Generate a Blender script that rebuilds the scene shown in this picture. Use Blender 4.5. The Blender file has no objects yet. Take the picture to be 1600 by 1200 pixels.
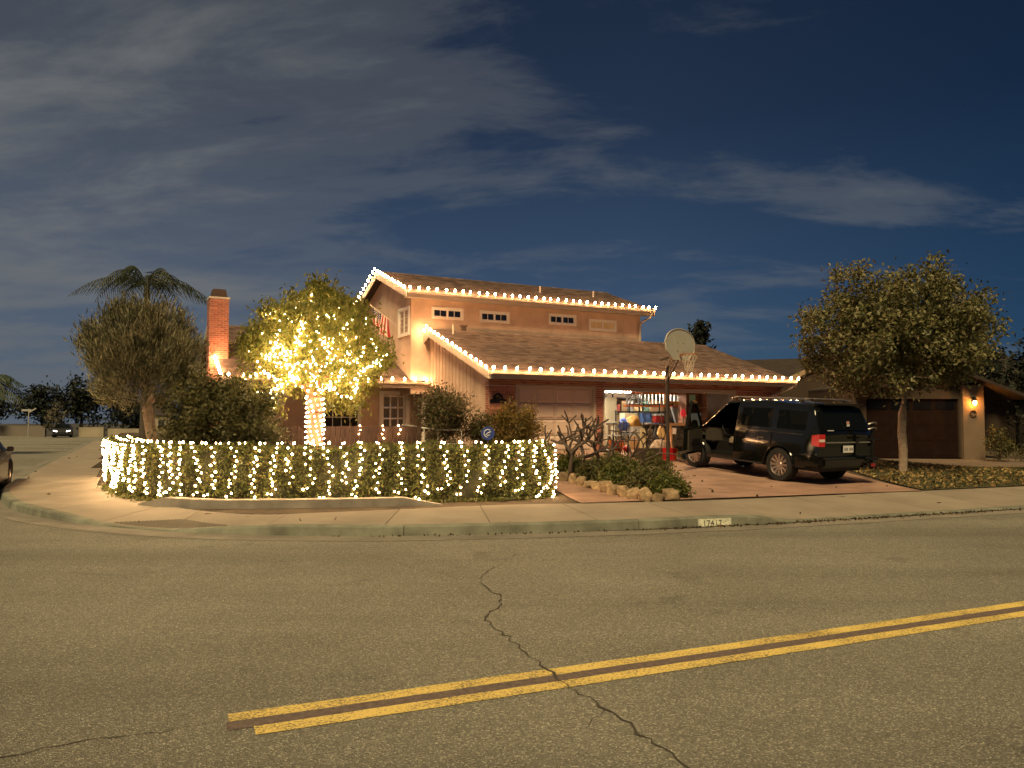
import bpy, bmesh, math, random
import numpy as np
from math import sin, cos, pi, radians, hypot, atan2, sqrt
from mathutils import Vector, Matrix
random.seed(7)
rng = np.random.default_rng(11)
SC = bpy.context.scene
COL = SC.collection

# ------------------------------------------------------------------ camera
PITCH = math.atan(59/1200)
cam_d = bpy.data.cameras.new('camera'); cam = bpy.data.objects.new('camera', cam_d); COL.objects.link(cam)
cam.location = (0, 0, 1.65); cam.rotation_euler = (pi/2+PITCH, 0, 0)
cam_d.sensor_width = 36; cam_d.lens = 27; cam_d.clip_end = 2000; cam_d.clip_start = .1
SC.camera = cam

SKYLOC = (-6.5, -1.7, 0)
# ------------------------------------------------------------------ world: night sky with thin cloud
W = bpy.data.worlds.new('World'); SC.world = W; W.use_nodes = True
wt = W.node_tree; wn = wt.nodes; wn.clear()
def wnode(t, **k):
    n = wn.new(t)
    for a, b in k.items(): setattr(n, a, b)
    return n
def wlink(a, b): wt.links.new(a, b)
def wmath(op, a, b=None, clamp=False):
    n = wnode('ShaderNodeMath', operation=op, use_clamp=clamp)
    for i, v in enumerate((a, b)):
        if v is None: continue
        if isinstance(v, (int, float)): n.inputs[i].default_value = v
        else: wlink(v, n.inputs[i])
    return n.outputs[0]
def wramp(fac, stops, interp='LINEAR'):
    r = wnode('ShaderNodeValToRGB'); r.color_ramp.interpolation = interp
    while len(r.color_ramp.elements) < len(stops): r.color_ramp.elements.new(.5)
    for e, (p, c) in zip(r.color_ramp.elements, stops):
        e.position = p; e.color = (c if len(c) == 4 else tuple(c)+(1,))
    wlink(fac, r.inputs[0]); return r.outputs[0]
tc = wnode('ShaderNodeTexCoord'); sep = wnode('ShaderNodeSeparateXYZ'); wlink(tc.outputs['Generated'], sep.inputs[0])
dx, dy, dz = sep.outputs
zz = wmath('ADD', wmath('MAXIMUM', dz, 0.0), .22)
cmb = wnode('ShaderNodeCombineXYZ'); wlink(wmath('DIVIDE', dx, zz), cmb.inputs[0]); wlink(wmath('DIVIDE', dy, zz), cmb.inputs[1])
mp = wnode('ShaderNodeMapping'); mp.inputs['Rotation'].default_value = (0, 0, .5); mp.inputs['Scale'].default_value = (.62, 1.25, 1)
mp.inputs['Location'].default_value = SKYLOC
wlink(cmb.outputs[0], mp.inputs[0])
def wnoise(scale, detail, rough, dist=0, vec=None):
    n = wnode('ShaderNodeTexNoise'); n.inputs['Scale'].default_value = scale; n.inputs['Detail'].default_value = detail
    n.inputs['Roughness'].default_value = rough; n.inputs['Distortion'].default_value = dist
    wlink(vec or mp.outputs[0], n.inputs['Vector']); return n.outputs['Fac']
n1 = wnoise(.85, 8, .60, .5)
n2 = wnoise(3.0, 8, .62, .35)
west = wmath('ADD', wmath('SUBTRACT', wmath('MULTIPLY', dx, -.24), .035), wmath('MULTIPLY', wmath('SUBTRACT', .30, dz, True), .22))      # the bank of cloud lies to the left
dens = wmath('ADD', wmath('ADD', wmath('MULTIPLY', n1, .60), wmath('MULTIPLY', n2, .40)), west)
cloud = wramp(dens, [(.42, (0, 0, 0)), (.52, (.36, .36, .36)), (.68, (1, 1, 1))], 'EASE')
blue = wramp(dz, [(0.0, (.0225, .040, .062)), (.16, (.0150, .0260, .047)), (.36, (.0068, .0118, .0240)), (.6, (.0030, .0055, .012)), (1, (.0020, .0038, .009))])
east = wramp(wmath('ADD', wmath('MULTIPLY', dx, .5), .5), [(.3, (1, 1, 1)), (.58, (.85, .94, .97)), (.82, (.24, .48, .62))])
bm_ = wnode('ShaderNodeMixRGB', blend_type='MULTIPLY'); bm_.inputs[0].default_value = 1; wlink(blue, bm_.inputs[1]); wlink(east, bm_.inputs[2])
ccol = wramp(dz, [(0, (.034, .041, .051)), (.2, (.047, .0505, .055)), (.5, (.042, .045, .047)), (1, (.022, .024, .024))])
cm = wnode('ShaderNodeMixRGB'); wlink(cloud, cm.inputs[0]); wlink(bm_.outputs[0], cm.inputs[1]); wlink(ccol, cm.inputs[2])
bg = wnode('ShaderNodeBackground'); wlink(cm.outputs[0], bg.inputs[0]); bg.inputs[1].default_value = 1.0
wo = wnode('ShaderNodeOutputWorld'); wlink(bg.outputs[0], wo.inputs[0])

# ------------------------------------------------------------------ the sodium-coloured high light of the street
sd = bpy.data.lights.new('sun', 'SUN'); sun = bpy.data.objects.new('sun', sd); COL.objects.link(sun)
sd.energy = 1.45; sd.angle = radians(16); sd.color = (1.0, .755, .39)
az = Vector((-.25, -.97, 0)).normalized(); el = radians(52)
to_sun = Vector((az.x*cos(el), az.y*cos(el), sin(el)))
sun.rotation_euler = to_sun.to_track_quat('Z', 'Y').to_euler(); sun.location = (-5, -15, 25)

vs = SC.view_settings; vs.view_transform = 'Standard'; vs.look = 'None'; vs.gamma = 1; vs.exposure = 1.6; vs.use_curve_mapping = False
SC.render.engine = 'CYCLES'
cy = SC.cycles; cy.use_denoising = True; cy.max_bounces = 6; cy.diffuse_bounces = 3; cy.glossy_bounces = 3; cy.transparent_max_bounces = 6
cy.sample_clamp_indirect = 3; cy.use_light_tree = True; cy.caustics_reflective = False; cy.caustics_refractive = False

# ------------------------------------------------------------------ materials
MATS = {}
def mat(name, col, rough=.7, var=.0, vscale=6., bump=0., bscale=30., metal=0., spec=.4, island=None, translucent=0., col2=None, objrand=0., coat=0., detail=4):
    if name in MATS: return MATS[name]
    m = bpy.data.materials.new(name); m.use_nodes = True; t = m.node_tree; N = t.nodes; L = t.links.new
    b = N['Principled BSDF']; out = N['Material Output']
    b.inputs['Roughness'].default_value = rough; b.inputs['Metallic'].default_value = metal
    b.inputs['Specular IOR Level'].default_value = spec; b.inputs['Coat Weight'].default_value = coat
    b.inputs['Base Color'].default_value = tuple(col)+(1,)
    src = None
    if island:                       # colour varies from leaf to leaf / piece to piece
        g = N.new('ShaderNodeNewGeometry'); r = N.new('ShaderNodeValToRGB')
        r.color_ramp.interpolation = 'LINEAR'
        while len(r.color_ramp.elements) < len(island): r.color_ramp.elements.new(.5)
        for i, (e, c) in enumerate(zip(r.color_ramp.elements, island)):
            e.position = i/(len(island)-1); e.color = tuple(c)+(1,)
        L(g.outputs['Random Per Island'], r.inputs[0]); src = r.outputs[0]
    if var or col2:
        tcn = N.new('ShaderNodeTexCoord'); nz = N.new('ShaderNodeTexNoise'); nz.inputs['Scale'].default_value = vscale; nz.inputs['Detail'].default_value = detail
        nz.inputs['Roughness'].default_value = .6
        L(tcn.outputs['Object'], nz.inputs['Vector'])
        r = N.new('ShaderNodeValToRGB'); r.color_ramp.elements[0].position = .3; r.color_ramp.elements[1].position = .7
        lo = [c*(1-var) for c in col]; hi = [min(1, c*(1+var)) for c in col]
        if col2: lo, hi = col, col2
        r.color_ramp.elements[0].color = tuple(lo)+(1,); r.color_ramp.elements[1].color = tuple(hi)+(1,)
        L(nz.outputs['Fac'], r.inputs[0])
        if src:
            mx = N.new('ShaderNodeMixRGB'); mx.inputs[0].default_value = .35; L(src, mx.inputs[1]); L(r.outputs[0], mx.inputs[2]); src = mx.outputs[0]
        else: src = r.outputs[0]
    if objrand:
        oi = N.new('ShaderNodeObjectInfo'); hs = N.new('ShaderNodeHueSaturation')
        mr = N.new('ShaderNodeMapRange'); mr.inputs['To Min'].default_value = 1-objrand; mr.inputs['To Max'].default_value = 1+objrand
        L(oi.outputs['Random'], mr.inputs['Value']); L(mr.outputs[0], hs.inputs['Value'])
        if src: L(src, hs.inputs['Color'])
        else: hs.inputs['Color'].default_value = tuple(col)+(1,)
        src = hs.outputs[0]
    if src: L(src, b.inputs['Base Color'])
    if bump:
        tcb = N.new('ShaderNodeTexCoord'); nb = N.new('ShaderNodeTexNoise'); nb.inputs['Scale'].default_value = bscale; nb.inputs['Detail'].default_value = 5
        L(tcb.outputs['Object'], nb.inputs['Vector']); bp = N.new('ShaderNodeBump'); bp.inputs['Strength'].default_value = bump; bp.inputs['Distance'].default_value = .02
        L(nb.outputs['Fac'], bp.inputs['Height']); L(bp.outputs[0], b.inputs['Normal'])
    if translucent:
        tr = N.new('ShaderNodeBsdfTranslucent'); ms = N.new('ShaderNodeMixShader'); ms.inputs[0].default_value = translucent
        if src: L(src, tr.inputs['Color'])
        else: tr.inputs['Color'].default_value = tuple(col)+(1,)
        L(b.outputs[0], ms.inputs[1]); L(tr.outputs[0], ms.inputs[2]); L(ms.outputs[0], out.inputs['Surface'])
    MATS[name] = m; return m
def emit(name, col, s):
    if name in MATS: return MATS[name]
    m = bpy.data.materials.new(name); m.use_nodes = True; t = m.node_tree; t.nodes.clear()
    e = t.nodes.new('ShaderNodeEmission'); e.inputs[0].default_value = tuple(col)+(1,); e.inputs[1].default_value = s
    o = t.nodes.new('ShaderNodeOutputMaterial'); t.links.new(e.outputs[0], o.inputs[0])
    MATS[name] = m; return m

def asphalt():
    m = mat('asphalt', (.13, .13, .13), rough=.85, spec=.25)
    t = m.node_tree; N = t.nodes; L = t.links.new; b = N['Principled BSDF']
    tcn = N.new('ShaderNodeTexCoord')
    def noise(s, d, r=.6):
        n = N.new('ShaderNodeTexNoise'); n.inputs['Scale'].default_value = s; n.inputs['Detail'].default_value = d; n.inputs['Roughness'].default_value = r
        L(tcn.outputs['Object'], n.inputs['Vector']); return n.outputs['Fac']
    def ramp(f, st):
        r = N.new('ShaderNodeValToRGB')
        while len(r.color_ramp.elements) < len(st): r.color_ramp.elements.new(.5)
        for e, (p, c) in zip(r.color_ramp.elements, st): e.position = p; e.color = (c, c*.99, c*.94, 1)
        L(f, r.inputs[0]); return r.outputs[0]
    big = ramp(noise(.35, 5), [(.3, .190), (.7, .255)])
    v = N.new('ShaderNodeTexVoronoi'); v.inputs['Scale'].default_value = 115; L(tcn.outputs['Object'], v.inputs['Vector'])
    sp = N.new('ShaderNodeSeparateColor'); L(v.outputs['Color'], sp.inputs[0])
    stone = ramp(sp.outputs[0], [(0, .25), (.5, .75), (.82, 1.25), (.93, 2.3), (1, 3.2)])
    fine = ramp(noise(170, 3, .75), [(.32, .55), (.68, 1.4)])
    m1 = N.new('ShaderNodeMixRGB'); m1.blend_type = 'MULTIPLY'; m1.inputs[0].default_value = .55; L(big, m1.inputs[1]); L(stone, m1.inputs[2])
    m2 = N.new('ShaderNodeMixRGB'); m2.blend_type = 'MULTIPLY'; m2.inputs[0].default_value = .6; L(m1.outputs[0], m2.inputs[1]); L(fine, m2.inputs[2])
    mpn = N.new('ShaderNodeMapping'); mpn.inputs['Rotation'].default_value = (0, 0, -radians(23)); mpn.inputs['Scale'].default_value = (.05, .55, 1); L(tcn.outputs['Object'], mpn.inputs[0])
    nt = N.new('ShaderNodeTexNoise'); nt.inputs['Scale'].default_value = 1.0; nt.inputs['Detail'].default_value = 5; L(mpn.outputs[0], nt.inputs['Vector'])
    lanes = ramp(nt.outputs['Fac'], [(.34, .66), (.52, .98), (.68, 1.14)])
    stain = ramp(noise(.9, 7, .7), [(.26, .55), (.40, 1.0)])
    m3 = N.new('ShaderNodeMixRGB'); m3.blend_type = 'MULTIPLY'; m3.inputs[0].default_value = 1; L(m2.outputs[0], m3.inputs[1]); L(lanes, m3.inputs[2])
    m4 = N.new('ShaderNodeMixRGB'); m4.blend_type = 'MULTIPLY'; m4.inputs[0].default_value = 1; L(m3.outputs[0], m4.inputs[1]); L(stain, m4.inputs[2])
    L(m4.outputs[0], b.inputs['Base Color'])
    bp = N.new('ShaderNodeBump'); bp.inputs['Strength'].default_value = .8; bp.inputs['Distance'].default_value = .012
    L(v.outputs['Distance'], bp.inputs['Height']); L(bp.outputs[0], b.inputs['Normal'])
    return m
def paint():
    m = mat('yellow_paint', (.60, .36, .035), rough=.7)
    t = m.node_tree; N = t.nodes; L = t.links.new; b = N['Principled BSDF']
    tcn = N.new('ShaderNodeTexCoord'); n = N.new('ShaderNodeTexNoise'); n.inputs['Scale'].default_value = 60; n.inputs['Detail'].default_value = 6; n.inputs['Roughness'].default_value = .75
    L(tcn.outputs['Object'], n.inputs['Vector']); r = N.new('ShaderNodeValToRGB')
    r.color_ramp.elements[0].position = .40; r.color_ramp.elements[0].color = (.19, .15, .07, 1)
    r.color_ramp.elements[1].position = .50; r.color_ramp.elements[1].color = (.74, .55, .15, 1)
    n2 = N.new('ShaderNodeTexNoise'); n2.inputs['Scale'].default_value = 2.2; n2.inputs['Detail'].default_value = 5; L(tcn.outputs['Object'], n2.inputs['Vector'])
    ad = N.new('ShaderNodeMath'); ad.operation = 'MULTIPLY_ADD'; ad.inputs[1].default_value = .34; L(n2.outputs['Fac'], ad.inputs[0]); L(n.outputs['Fac'], ad.inputs[2])
    sb = N.new('ShaderNodeMath'); sb.operation = 'SUBTRACT'; sb.inputs[1].default_value = .185; L(ad.outputs[0], sb.inputs[0])
    L(sb.outputs[0], r.inputs[0]); L(r.outputs[0], b.inputs['Base Color'])
    bp = N.new('ShaderNodeBump'); bp.inputs['Strength'].default_value = .6; bp.inputs['Distance'].default_value = .01; L(n.outputs['Fac'], bp.inputs['Height']); L(bp.outputs[0], b.inputs['Normal'])
    return m
ASPHALT = asphalt(); YELLOW = paint()
CONC = mat('concrete', (.255, .215, .165), .85, var=.16, vscale=1.1, bump=.25, bscale=60, objrand=.07)
KERBM = mat('kerb_concrete', (.165, .17, .13), .85, var=.4, vscale=2.2, bump=.3, bscale=40, objrand=.08)
GUTM = mat('gutter_concrete', (.20, .18, .145), .85, var=.22, vscale=1.6, bump=.3, bscale=40)
DRIVE = mat('driveway_concrete', (.30, .185, .135), .85, var=.32, vscale=1.4, bump=.35, bscale=25, detail=8)
SOIL = mat('soil', (.07, .05, .03), .95, var=.5, vscale=3, bump=.8, bscale=12)
STUCCO = mat('tan_stucco', (.53, .385, .29), .92, var=.2, vscale=1.6, bump=.6, bscale=38, detail=9)
SIDING = mat('tan_siding', (.38, .27, .20), .85, var=.1, vscale=2)
TRIM = mat('cream_trim', (.46, .39, .32), .55, var=.06, vscale=4)
WHITE = mat('white_paint', (.74, .70, .63), .5)
SHING = mat('brown_shingle', (.10, .075, .06), .95, island=[(.070, .045, .036), (.115, .076, .060), (.165, .115, .093), (.10, .066, .055)], bump=.5, bscale=70)
BRICK = mat('red_brick', (.40, .155, .105), .9, var=.25, vscale=9, bump=.4, bscale=50, objrand=.28)
BRICKS = mat('red_brick_row', (.28, .10, .07), .9, island=[(.25, .09, .06), (.40, .15, .10), (.46, .21, .15), (.32, .12, .085)], bump=.4, bscale=50)
MORTAR = mat('mortar', (.52, .44, .37), .95, var=.15, vscale=12)
GLASS = mat('dark_glass', (.015, .018, .022), .05, spec=.8)
BLIND = mat('blind', (.35, .31, .26), .7)
DARKM = mat('dark_metal', (.02, .02, .02), .45, metal=.6)
BLACK = mat('black_plastic', (.012, .012, .012), .5)
STEEL = mat('steel', (.35, .34, .33), .35, metal=.9)
WIRE = mat('wire_green', (.015, .03, .015), .6)
WOODD = mat('dark_wood', (.05, .025, .015), .75, var=.35, vscale=5, bump=.3, bscale=20)
BARK = mat('bark', (.16, .12, .085), .9, var=.4, vscale=14, bump=.8, bscale=24)
BULB = emit('warm_bulb', (1.0, .50, .205), 88)
MINI = emit('mini_bulb', (1.0, .60, .28), 28)
TREEB = emit('tree_bulb', (1.0, .68, .37), 34)

# ------------------------------------------------------------------ mesh helpers
class MB:
    def __init__(s): s.v = []; s.f = []
    def add(s, vs, fs):
        o = len(s.v); s.v += [tuple(p) for p in vs]; s.f += [tuple(i+o for i in f) for f in fs]; return s
    def bx(s, x0, x1, y0, y1, z0, z1, M=None):
        P = [Vector(p) for p in ((x0,y0,z0),(x1,y0,z0),(x1,y1,z0),(x0,y1,z0),(x0,y0,z1),(x1,y0,z1),(x1,y1,z1),(x0,y1,z1))]
        if M: P = [M @ p for p in P]
        return s.add(P, [(0,3,2,1),(4,5,6,7),(0,1,5,4),(1,2,6,5),(2,3,7,6),(3,0,4,7)])
    def bar(s, p, q, w, h=None):            # square bar between two points
        p, q = Vector(p), Vector(q); d = q-p; M = Matrix.Translation(p) @ d.to_track_quat('X', 'Z').to_matrix().to_4x4(); h = h or w
        return s.bx(0, d.length, -w/2, w/2, -h/2, h/2, M)
    def prism(s, poly, ext):
        n = len(poly); e = Vector(ext); P = [Vector(p) for p in poly]; Q = [p+e for p in P]
        return s.add(P+Q, [tuple(range(n))[::-1], tuple(range(n, 2*n))]+[(i, (i+1) % n, n+(i+1) % n, n+i) for i in range(n)])
    def tube(s, pts, rad, n=6, cap=True):
        pts = [Vector(p) for p in pts]
        if not isinstance(rad, (list, tuple)): rad = [rad]*len(pts)
        rings = []; up = Vector((.13, .31, .94))
        for i, p in enumerate(pts):
            d = (pts[min(i+1, len(pts)-1)]-pts[max(i-1, 0)])
            if d.length < 1e-9: d = Vector((0, 0, 1))
            d.normalize(); x = d.cross(up)
            if x.length < .05: x = d.cross(Vector((1, 0, 0)))
            x.normalize(); y = d.cross(x)
            rings.append([p+(x*cos(2*pi*k/n)+y*sin(2*pi*k/n))*rad[i] for k in range(n)])
        V = [q for r in rings for q in r]; F = []
        for i in range(len(pts)-1):
            for k in range(n): F.append((i*n+k, i*n+(k+1) % n, (i+1)*n+(k+1) % n, (i+1)*n+k))
        if cap: F += [tuple(range(n))[::-1], tuple(range(len(V)-n, len(V)))]
        return s.add(V, F)
    def lathe(s, prof, n=16, M=None):      # profile (r, z) turned about local z
        V = []; F = []
        for r, z in prof:
            for k in range(n):
                p = Vector((r*cos(2*pi*k/n), r*sin(2*pi*k/n), z)); V.append(M @ p if M else p)
        for i in range(len(prof)-1):
            for k in range(n): F.append((i*n+k, i*n+(k+1) % n, (i+1)*n+(k+1) % n, (i+1)*n+k))
        return s.add(V, F)
    def grid(s, rows):
        nr, nc = len(rows), len(rows[0]); V = [p for r in rows for p in r]
        return s.add(V, [(i*nc+j, i*nc+j+1, (i+1)*nc+j+1, (i+1)*nc+j) for i in range(nr-1) for j in range(nc-1)])
    def mesh(s, name, smooth=False, bevel=0):
        me = bpy.data.meshes.new(name); me.from_pydata(s.v, [], s.f)
        bm = bmesh.new(); bm.from_mesh(me); bmesh.ops.recalc_face_normals(bm, faces=bm.faces)
        if bevel: bmesh.ops.bevel(bm, geom=bm.edges[:], offset=bevel, segments=2, affect='EDGES', clamp_overlap=True)
        bm.to_mesh(me); bm.free()
        if smooth:
            me.polygons.foreach_set('use_smooth', [True]*len(me.polygons))
            try: me.set_sharp_from_angle(angle=radians(42))
            except Exception: pass
        return me
    def build(s, name, m, parent=None, smooth=False, bevel=0, loc=None, rot=None, kind=None):
        return link(name, s.mesh(name, smooth, bevel), m, parent, loc, rot, kind)
def link(name, me, m, parent=None, loc=None, rot=None, kind=None):
    if m and not me.materials: me.materials.append(m)
    o = bpy.data.objects.new(name, me); COL.objects.link(o); o.parent = parent
    if loc: o.location = loc
    if rot: o.rotation_euler = rot
    if kind: o['kind'] = kind
    return o
def empty(name, loc=(0, 0, 0), rz=0, parent=None):
    o = bpy.data.objects.new(name, None); COL.objects.link(o); o.location = loc; o.rotation_euler = (0, 0, rz); o.parent = parent; o.empty_display_size = .1
    return o
def tag(o, label, cat, group=None, kind=None):
    o['label'] = label; o['category'] = cat
    if group: o['group'] = group
    if kind: o['kind'] = kind
    return o
def struct(o, label=None):
    o['kind'] = 'structure'
    if label: o['label'] = label
    return o
def np_mesh(name, V, F):
    me = bpy.data.meshes.new(name); n = F.shape[1]
    me.vertices.add(len(V)); me.vertices.foreach_set('co', V.astype(np.float32).ravel())
    me.loops.add(F.size); me.loops.foreach_set('vertex_index', F.astype(np.int32).ravel())
    me.polygons.add(len(F)); me.polygons.foreach_set('loop_start', np.arange(0, F.size, n, dtype=np.int32))
    me.update(calc_edges=True); me.validate(); return me
def unit(a): return a/np.maximum(np.linalg.norm(a, axis=1, keepdims=True), 1e-9)
def leaves(name, C, L, Wd, m, parent, bias=(0, 0, 0), fold=.25, sizevar=.35, kind=None, outward=None):
    """one mesh of many small folded leaves; bias pulls the leaf direction (e.g. downwards)"""
    n = len(C); C = np.asarray(C, float)
    d = unit(unit(rng.normal(size=(n, 3)))+np.array(bias)); r = unit(rng.normal(size=(n, 3)))
    if outward is not None: d = unit(d*.75+unit(C-np.array(outward))*1.0+np.array([0, 0, .45]))
    s = unit(np.cross(d, r)); nn = np.cross(d, s); k = 1+sizevar*(rng.random((n, 1))*2-1)
    V = np.stack([C-d*L*k/2, C+s*Wd*k/2+nn*Wd*k*fold, C+d*L*k/2, C-s*Wd*k/2+nn*Wd*k*fold], 1).reshape(-1, 3)
    i = np.arange(n)*4; F = np.concatenate([np.stack([i, i+1, i+2], 1), np.stack([i, i+2, i+3], 1)])
    return link(name, np_mesh(name, V, F), m, parent, kind=kind)

# ------------------------------------------------------------------ lie of the land
TH = radians(27.5); E1 = Vector((cos(TH), sin(TH), 0)); E2 = Vector((-sin(TH), cos(TH), 0)); OX, OY = -.619, 21.8
def Hw(a, b, z=0.): return Vector((OX, OY, 0))+E1*a+E2*b+Vector((0, 0, z))
def toH(x, y):
    v = Vector((x-OX, y-OY, 0)); return v.dot(E1), v.dot(E2)  # added fitting, unseen; evens out the light inside the garage
# kerb line, back of the pavement, kerb height; right to left round the corner
PAIRS = [((60,34.5),(58.5,37),.12),((28,22),(26.9,24),.12),((18,18.1),(17.2,19.9),.09),((9.72,14.68),(9.17,16.71),.045),((6.74,13.5),(6.2,15.5),.04),((4.7,12.72),(4.2,14.75),.04),((3.75,12.37),(3.3,14.45),.15),
 ((1.65,11.76),(1.2,14.05),.15),((0,11.42),(-.3,13.75),.15),((-1.85,11.17),(-1.9,13.1),.15),((-3.27,11.22),(-3.3,12.55),.15),((-4.27,11.36),(-4.1,12.35),.10),((-5.31,11.69),(-5.2,12.9),.02),
 ((-6.45,12.22),(-6.0,13.6),.03),((-7.6,12.95),(-7.0,14.7),.12),((-8.6,13.75),(-7.9,15.7),.15),((-9.7,14.9),(-8.8,17.0),.15),((-11.67,17.7),(-9.6,18.3),.15),((-14.2,22.52),(-12.2,23.3),.15),((-17.6,29.3),(-15.6,30.3),.15),((-23.3,41.0),(-21.2,41.5),.15),((-33,60.5),(-31,61),.15)]
BACK = [p[1] for p in PAIRS]
def Dback(x, y):
    best = 1e9; s = 1
    for (x0, y0), (x1, y1) in zip(BACK, BACK[1:]):
        ddx, ddy = x1-x0, y1-y0; t = max(0, min(1, ((x-x0)*ddx+(y-y0)*ddy)/(ddx*ddx+ddy*ddy)))
        ex, ey = x-x0-t*ddx, y-y0-t*ddy; d = hypot(ex, ey)
        if d < best-1e-9: best = d; s = 1 if ddx*ey-ddy*ex < 0 else -1
    return best*s
def zg(x, y):
    d = Dback(x, y)
    if d <= 0: return .17 if d > -.25 else -.35
    a, b = toH(x, y); G = max(0, -b); t = d/(d+G)
    top = .75 if a < 12.5 else max(.35, .75-(a-12.5)*.27)
    return .17+(top-.17)*t*t
def ground_pt(x, y, dz=0.): return Vector((x, y, zg(x, y)+dz))

struct(MB().bx(-420, 420, -160, 900, -1.2, -.06).build('ground', mat('far_ground', (.05, .047, .04), .95, var=.3, vscale=.2)), 'dark level ground of the neighbourhood')
# roads: the street in front and the side street running away on the left
road = MB().grid([[(x, y, 0) for x in (-90, -60, -30, -15, 0, 15, 30, 60, 90)] for y in (-60, -20, 0, 8, 14, 20, 30, 45, 60, 88)]).build('road', ASPHALT)
struct(road, 'worn grey asphalt street with fine cracks')

def catmull(P, n):
    """resample a list of tuples through a Catmull-Rom curve, n steps a span"""
    P = [np.array(p, float) for p in P]; P = [2*P[0]-P[1]]+P+[2*P[-1]-P[-2]]; out = []
    for i in range(1, len(P)-2):
        k = n[i-1] if isinstance(n, list) else n
        for j in range(k):
            t = j/k; a, b, c, d = P[i-1], P[i], P[i+1], P[i+2]
            out.append(.5*(2*b+(c-a)*t+(2*a-5*b+4*c-d)*t*t+(3*b-a-3*c+d)*t**3))
    out.append(P[-2]); return out
spans = [max(2, int(round(hypot(p[0][0]-q[0][0], p[0][1]-q[0][1])/.3))) for p, q in zip(PAIRS, PAIRS[1:])]
RAW = catmull([(*p[0], *p[1], p[2]) for p in PAIRS], spans)
def nrm2(i):
    a, b = RAW[max(0, i-1)], RAW[min(len(RAW)-1, i+1)]; d = Vector((b[0]-a[0], b[1]-a[1], 0)).normalized()
    return Vector((-d.y, d.x, 0))            # towards the carriageway (points run right to left)
NR = []
for i, r in enumerate(RAW):
    n = nrm2(i)
    if n.dot(Vector((r[2]-r[0], r[3]-r[1], 0))) > 0: n = -n
    NR.append(n)
# pavement slabs, one every 1.5 m or so
side = struct(empty('sidewalk'), 'pale concrete pavement round the corner')
def slab(i0, i1):
    mb = MB(); o = []; q = []
    for i in range(i0, i1+1):
        r = RAW[i]; n = NR[i]; e = 0.
        zo = r[4]; kz = (1 if i not in (i0, i1) else 0)
        P = Vector((r[0], r[1], zo))-n*.15; Q = Vector((r[2], r[3], .17)); o.append(P); q.append(Q)
    s0 = (o[1]-o[0]).normalized()*.007; s1 = (o[-1]-o[-2]).normalized()*.007
    o[0] += s0; q[0] += s0; o[-1] -= s1; q[-1] -= s1
    top = [[a.lerp(b, t) for t in (0, .34, .67, 1)] for a, b in zip(o, q)]
    mb.grid(top)
    ring = [r[0] for r in top]+[top[-1][1], top[-1][2]]+[r[3] for r in top[::-1]]+[top[0][2], top[0][1]]
    mb.grid([[p for p in ring+[ring[0]]], [p-Vector((0, 0, .12)) for p in ring+[ring[0]]]])
    return mb.build('slab', CONC, side)
i = 0
while i < len(RAW)-1:
    j = i; L_ = 0
    far = Vector((RAW[i][0], RAW[i][1])).length > 24
    while j < len(RAW)-1 and L_ < (6 if far else 1.5):
        L_ += hypot(RAW[j+1][0]-RAW[j][0], RAW[j+1][1]-RAW[j][1]); j += 1
    slab(i, j); i = j
# bedding under the slabs so that joints are dark
mb = MB(); mb.grid([[Vector((r[0], r[1], r[4]-.02))-n*.15, Vector((r[2], r[3], .15))] for r, n in zip(RAW, NR)]); mb.build('slab_bedding', SOIL, side)
# kerb stones
kerb = struct(empty('kerb'), 'weathered concrete kerb with a greenish face')
i = 0
while i < len(RAW)-1:
    j = i; L_ = 0
    far = Vector((RAW[i][0], RAW[i][1])).length > 24
    while j < len(RAW)-1 and L_ < (9 if far else 3.4):
        L_ += hypot(RAW[j+1][0]-RAW[j][0], RAW[j+1][1]-RAW[j][1]); j += 1
    rows = []
    for k in range(i, j+1):
        r = RAW[k]; n = NR[k]; B = Vector((r[0], r[1], 0)); z = r[4]
        rows.append([B-n*.149+Vector((0, 0, -.02)), B-n*.149+Vector((0, 0, z+.001)), B-n*.03+Vector((0, 0, z)), B+n*.0+Vector((0, 0, z-.025)), B+n*.02+Vector((0, 0, .0)), B+n*.02+Vector((0, 0, -.03))])
    g = (Vector(rows[1][0])-Vector(rows[0][0])).normalized()*.005
    rows[0] = [p+g for p in rows[0]]; rows[-1] = [p-g for p in rows[-1]]
    mb = MB().grid(rows); mb.f += [tuple(range(6))[::-1], tuple(range(len(mb.v)-6, len(mb.v)))]
    mb.build('kerb_stone', KERBM, kerb); i = j
gr = [[Vector((r[0], r[1], 0))+n*.015+Vector((0, 0, .006)), Vector((r[0], r[1], 0))+n*.25+Vector((0, 0, .004)), Vector((r[0], r[1], 0))+n*.47+Vector((0, 0, .005))] for r, n in zip(RAW, NR)]
struct(MB().grid(gr).build('gutter', GUTM), 'narrow concrete gutter along the kerb')
mb = MB(); rows = []  # thin dark ribbon in the gutter along the kerb foot
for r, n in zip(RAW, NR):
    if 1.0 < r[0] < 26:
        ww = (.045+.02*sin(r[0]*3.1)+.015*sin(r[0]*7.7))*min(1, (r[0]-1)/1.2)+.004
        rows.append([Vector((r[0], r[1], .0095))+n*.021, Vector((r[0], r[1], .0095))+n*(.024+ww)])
gd_ = mb.grid(rows).build('gutter_strip', mat('dark_strip', (.030, .022, .013), .9, var=.5, vscale=9)); gd_['kind'] = 'stuff'; gd_['label'] = 'dark line lying in the gutter'; gd_['category'] = 'dirt'
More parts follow.
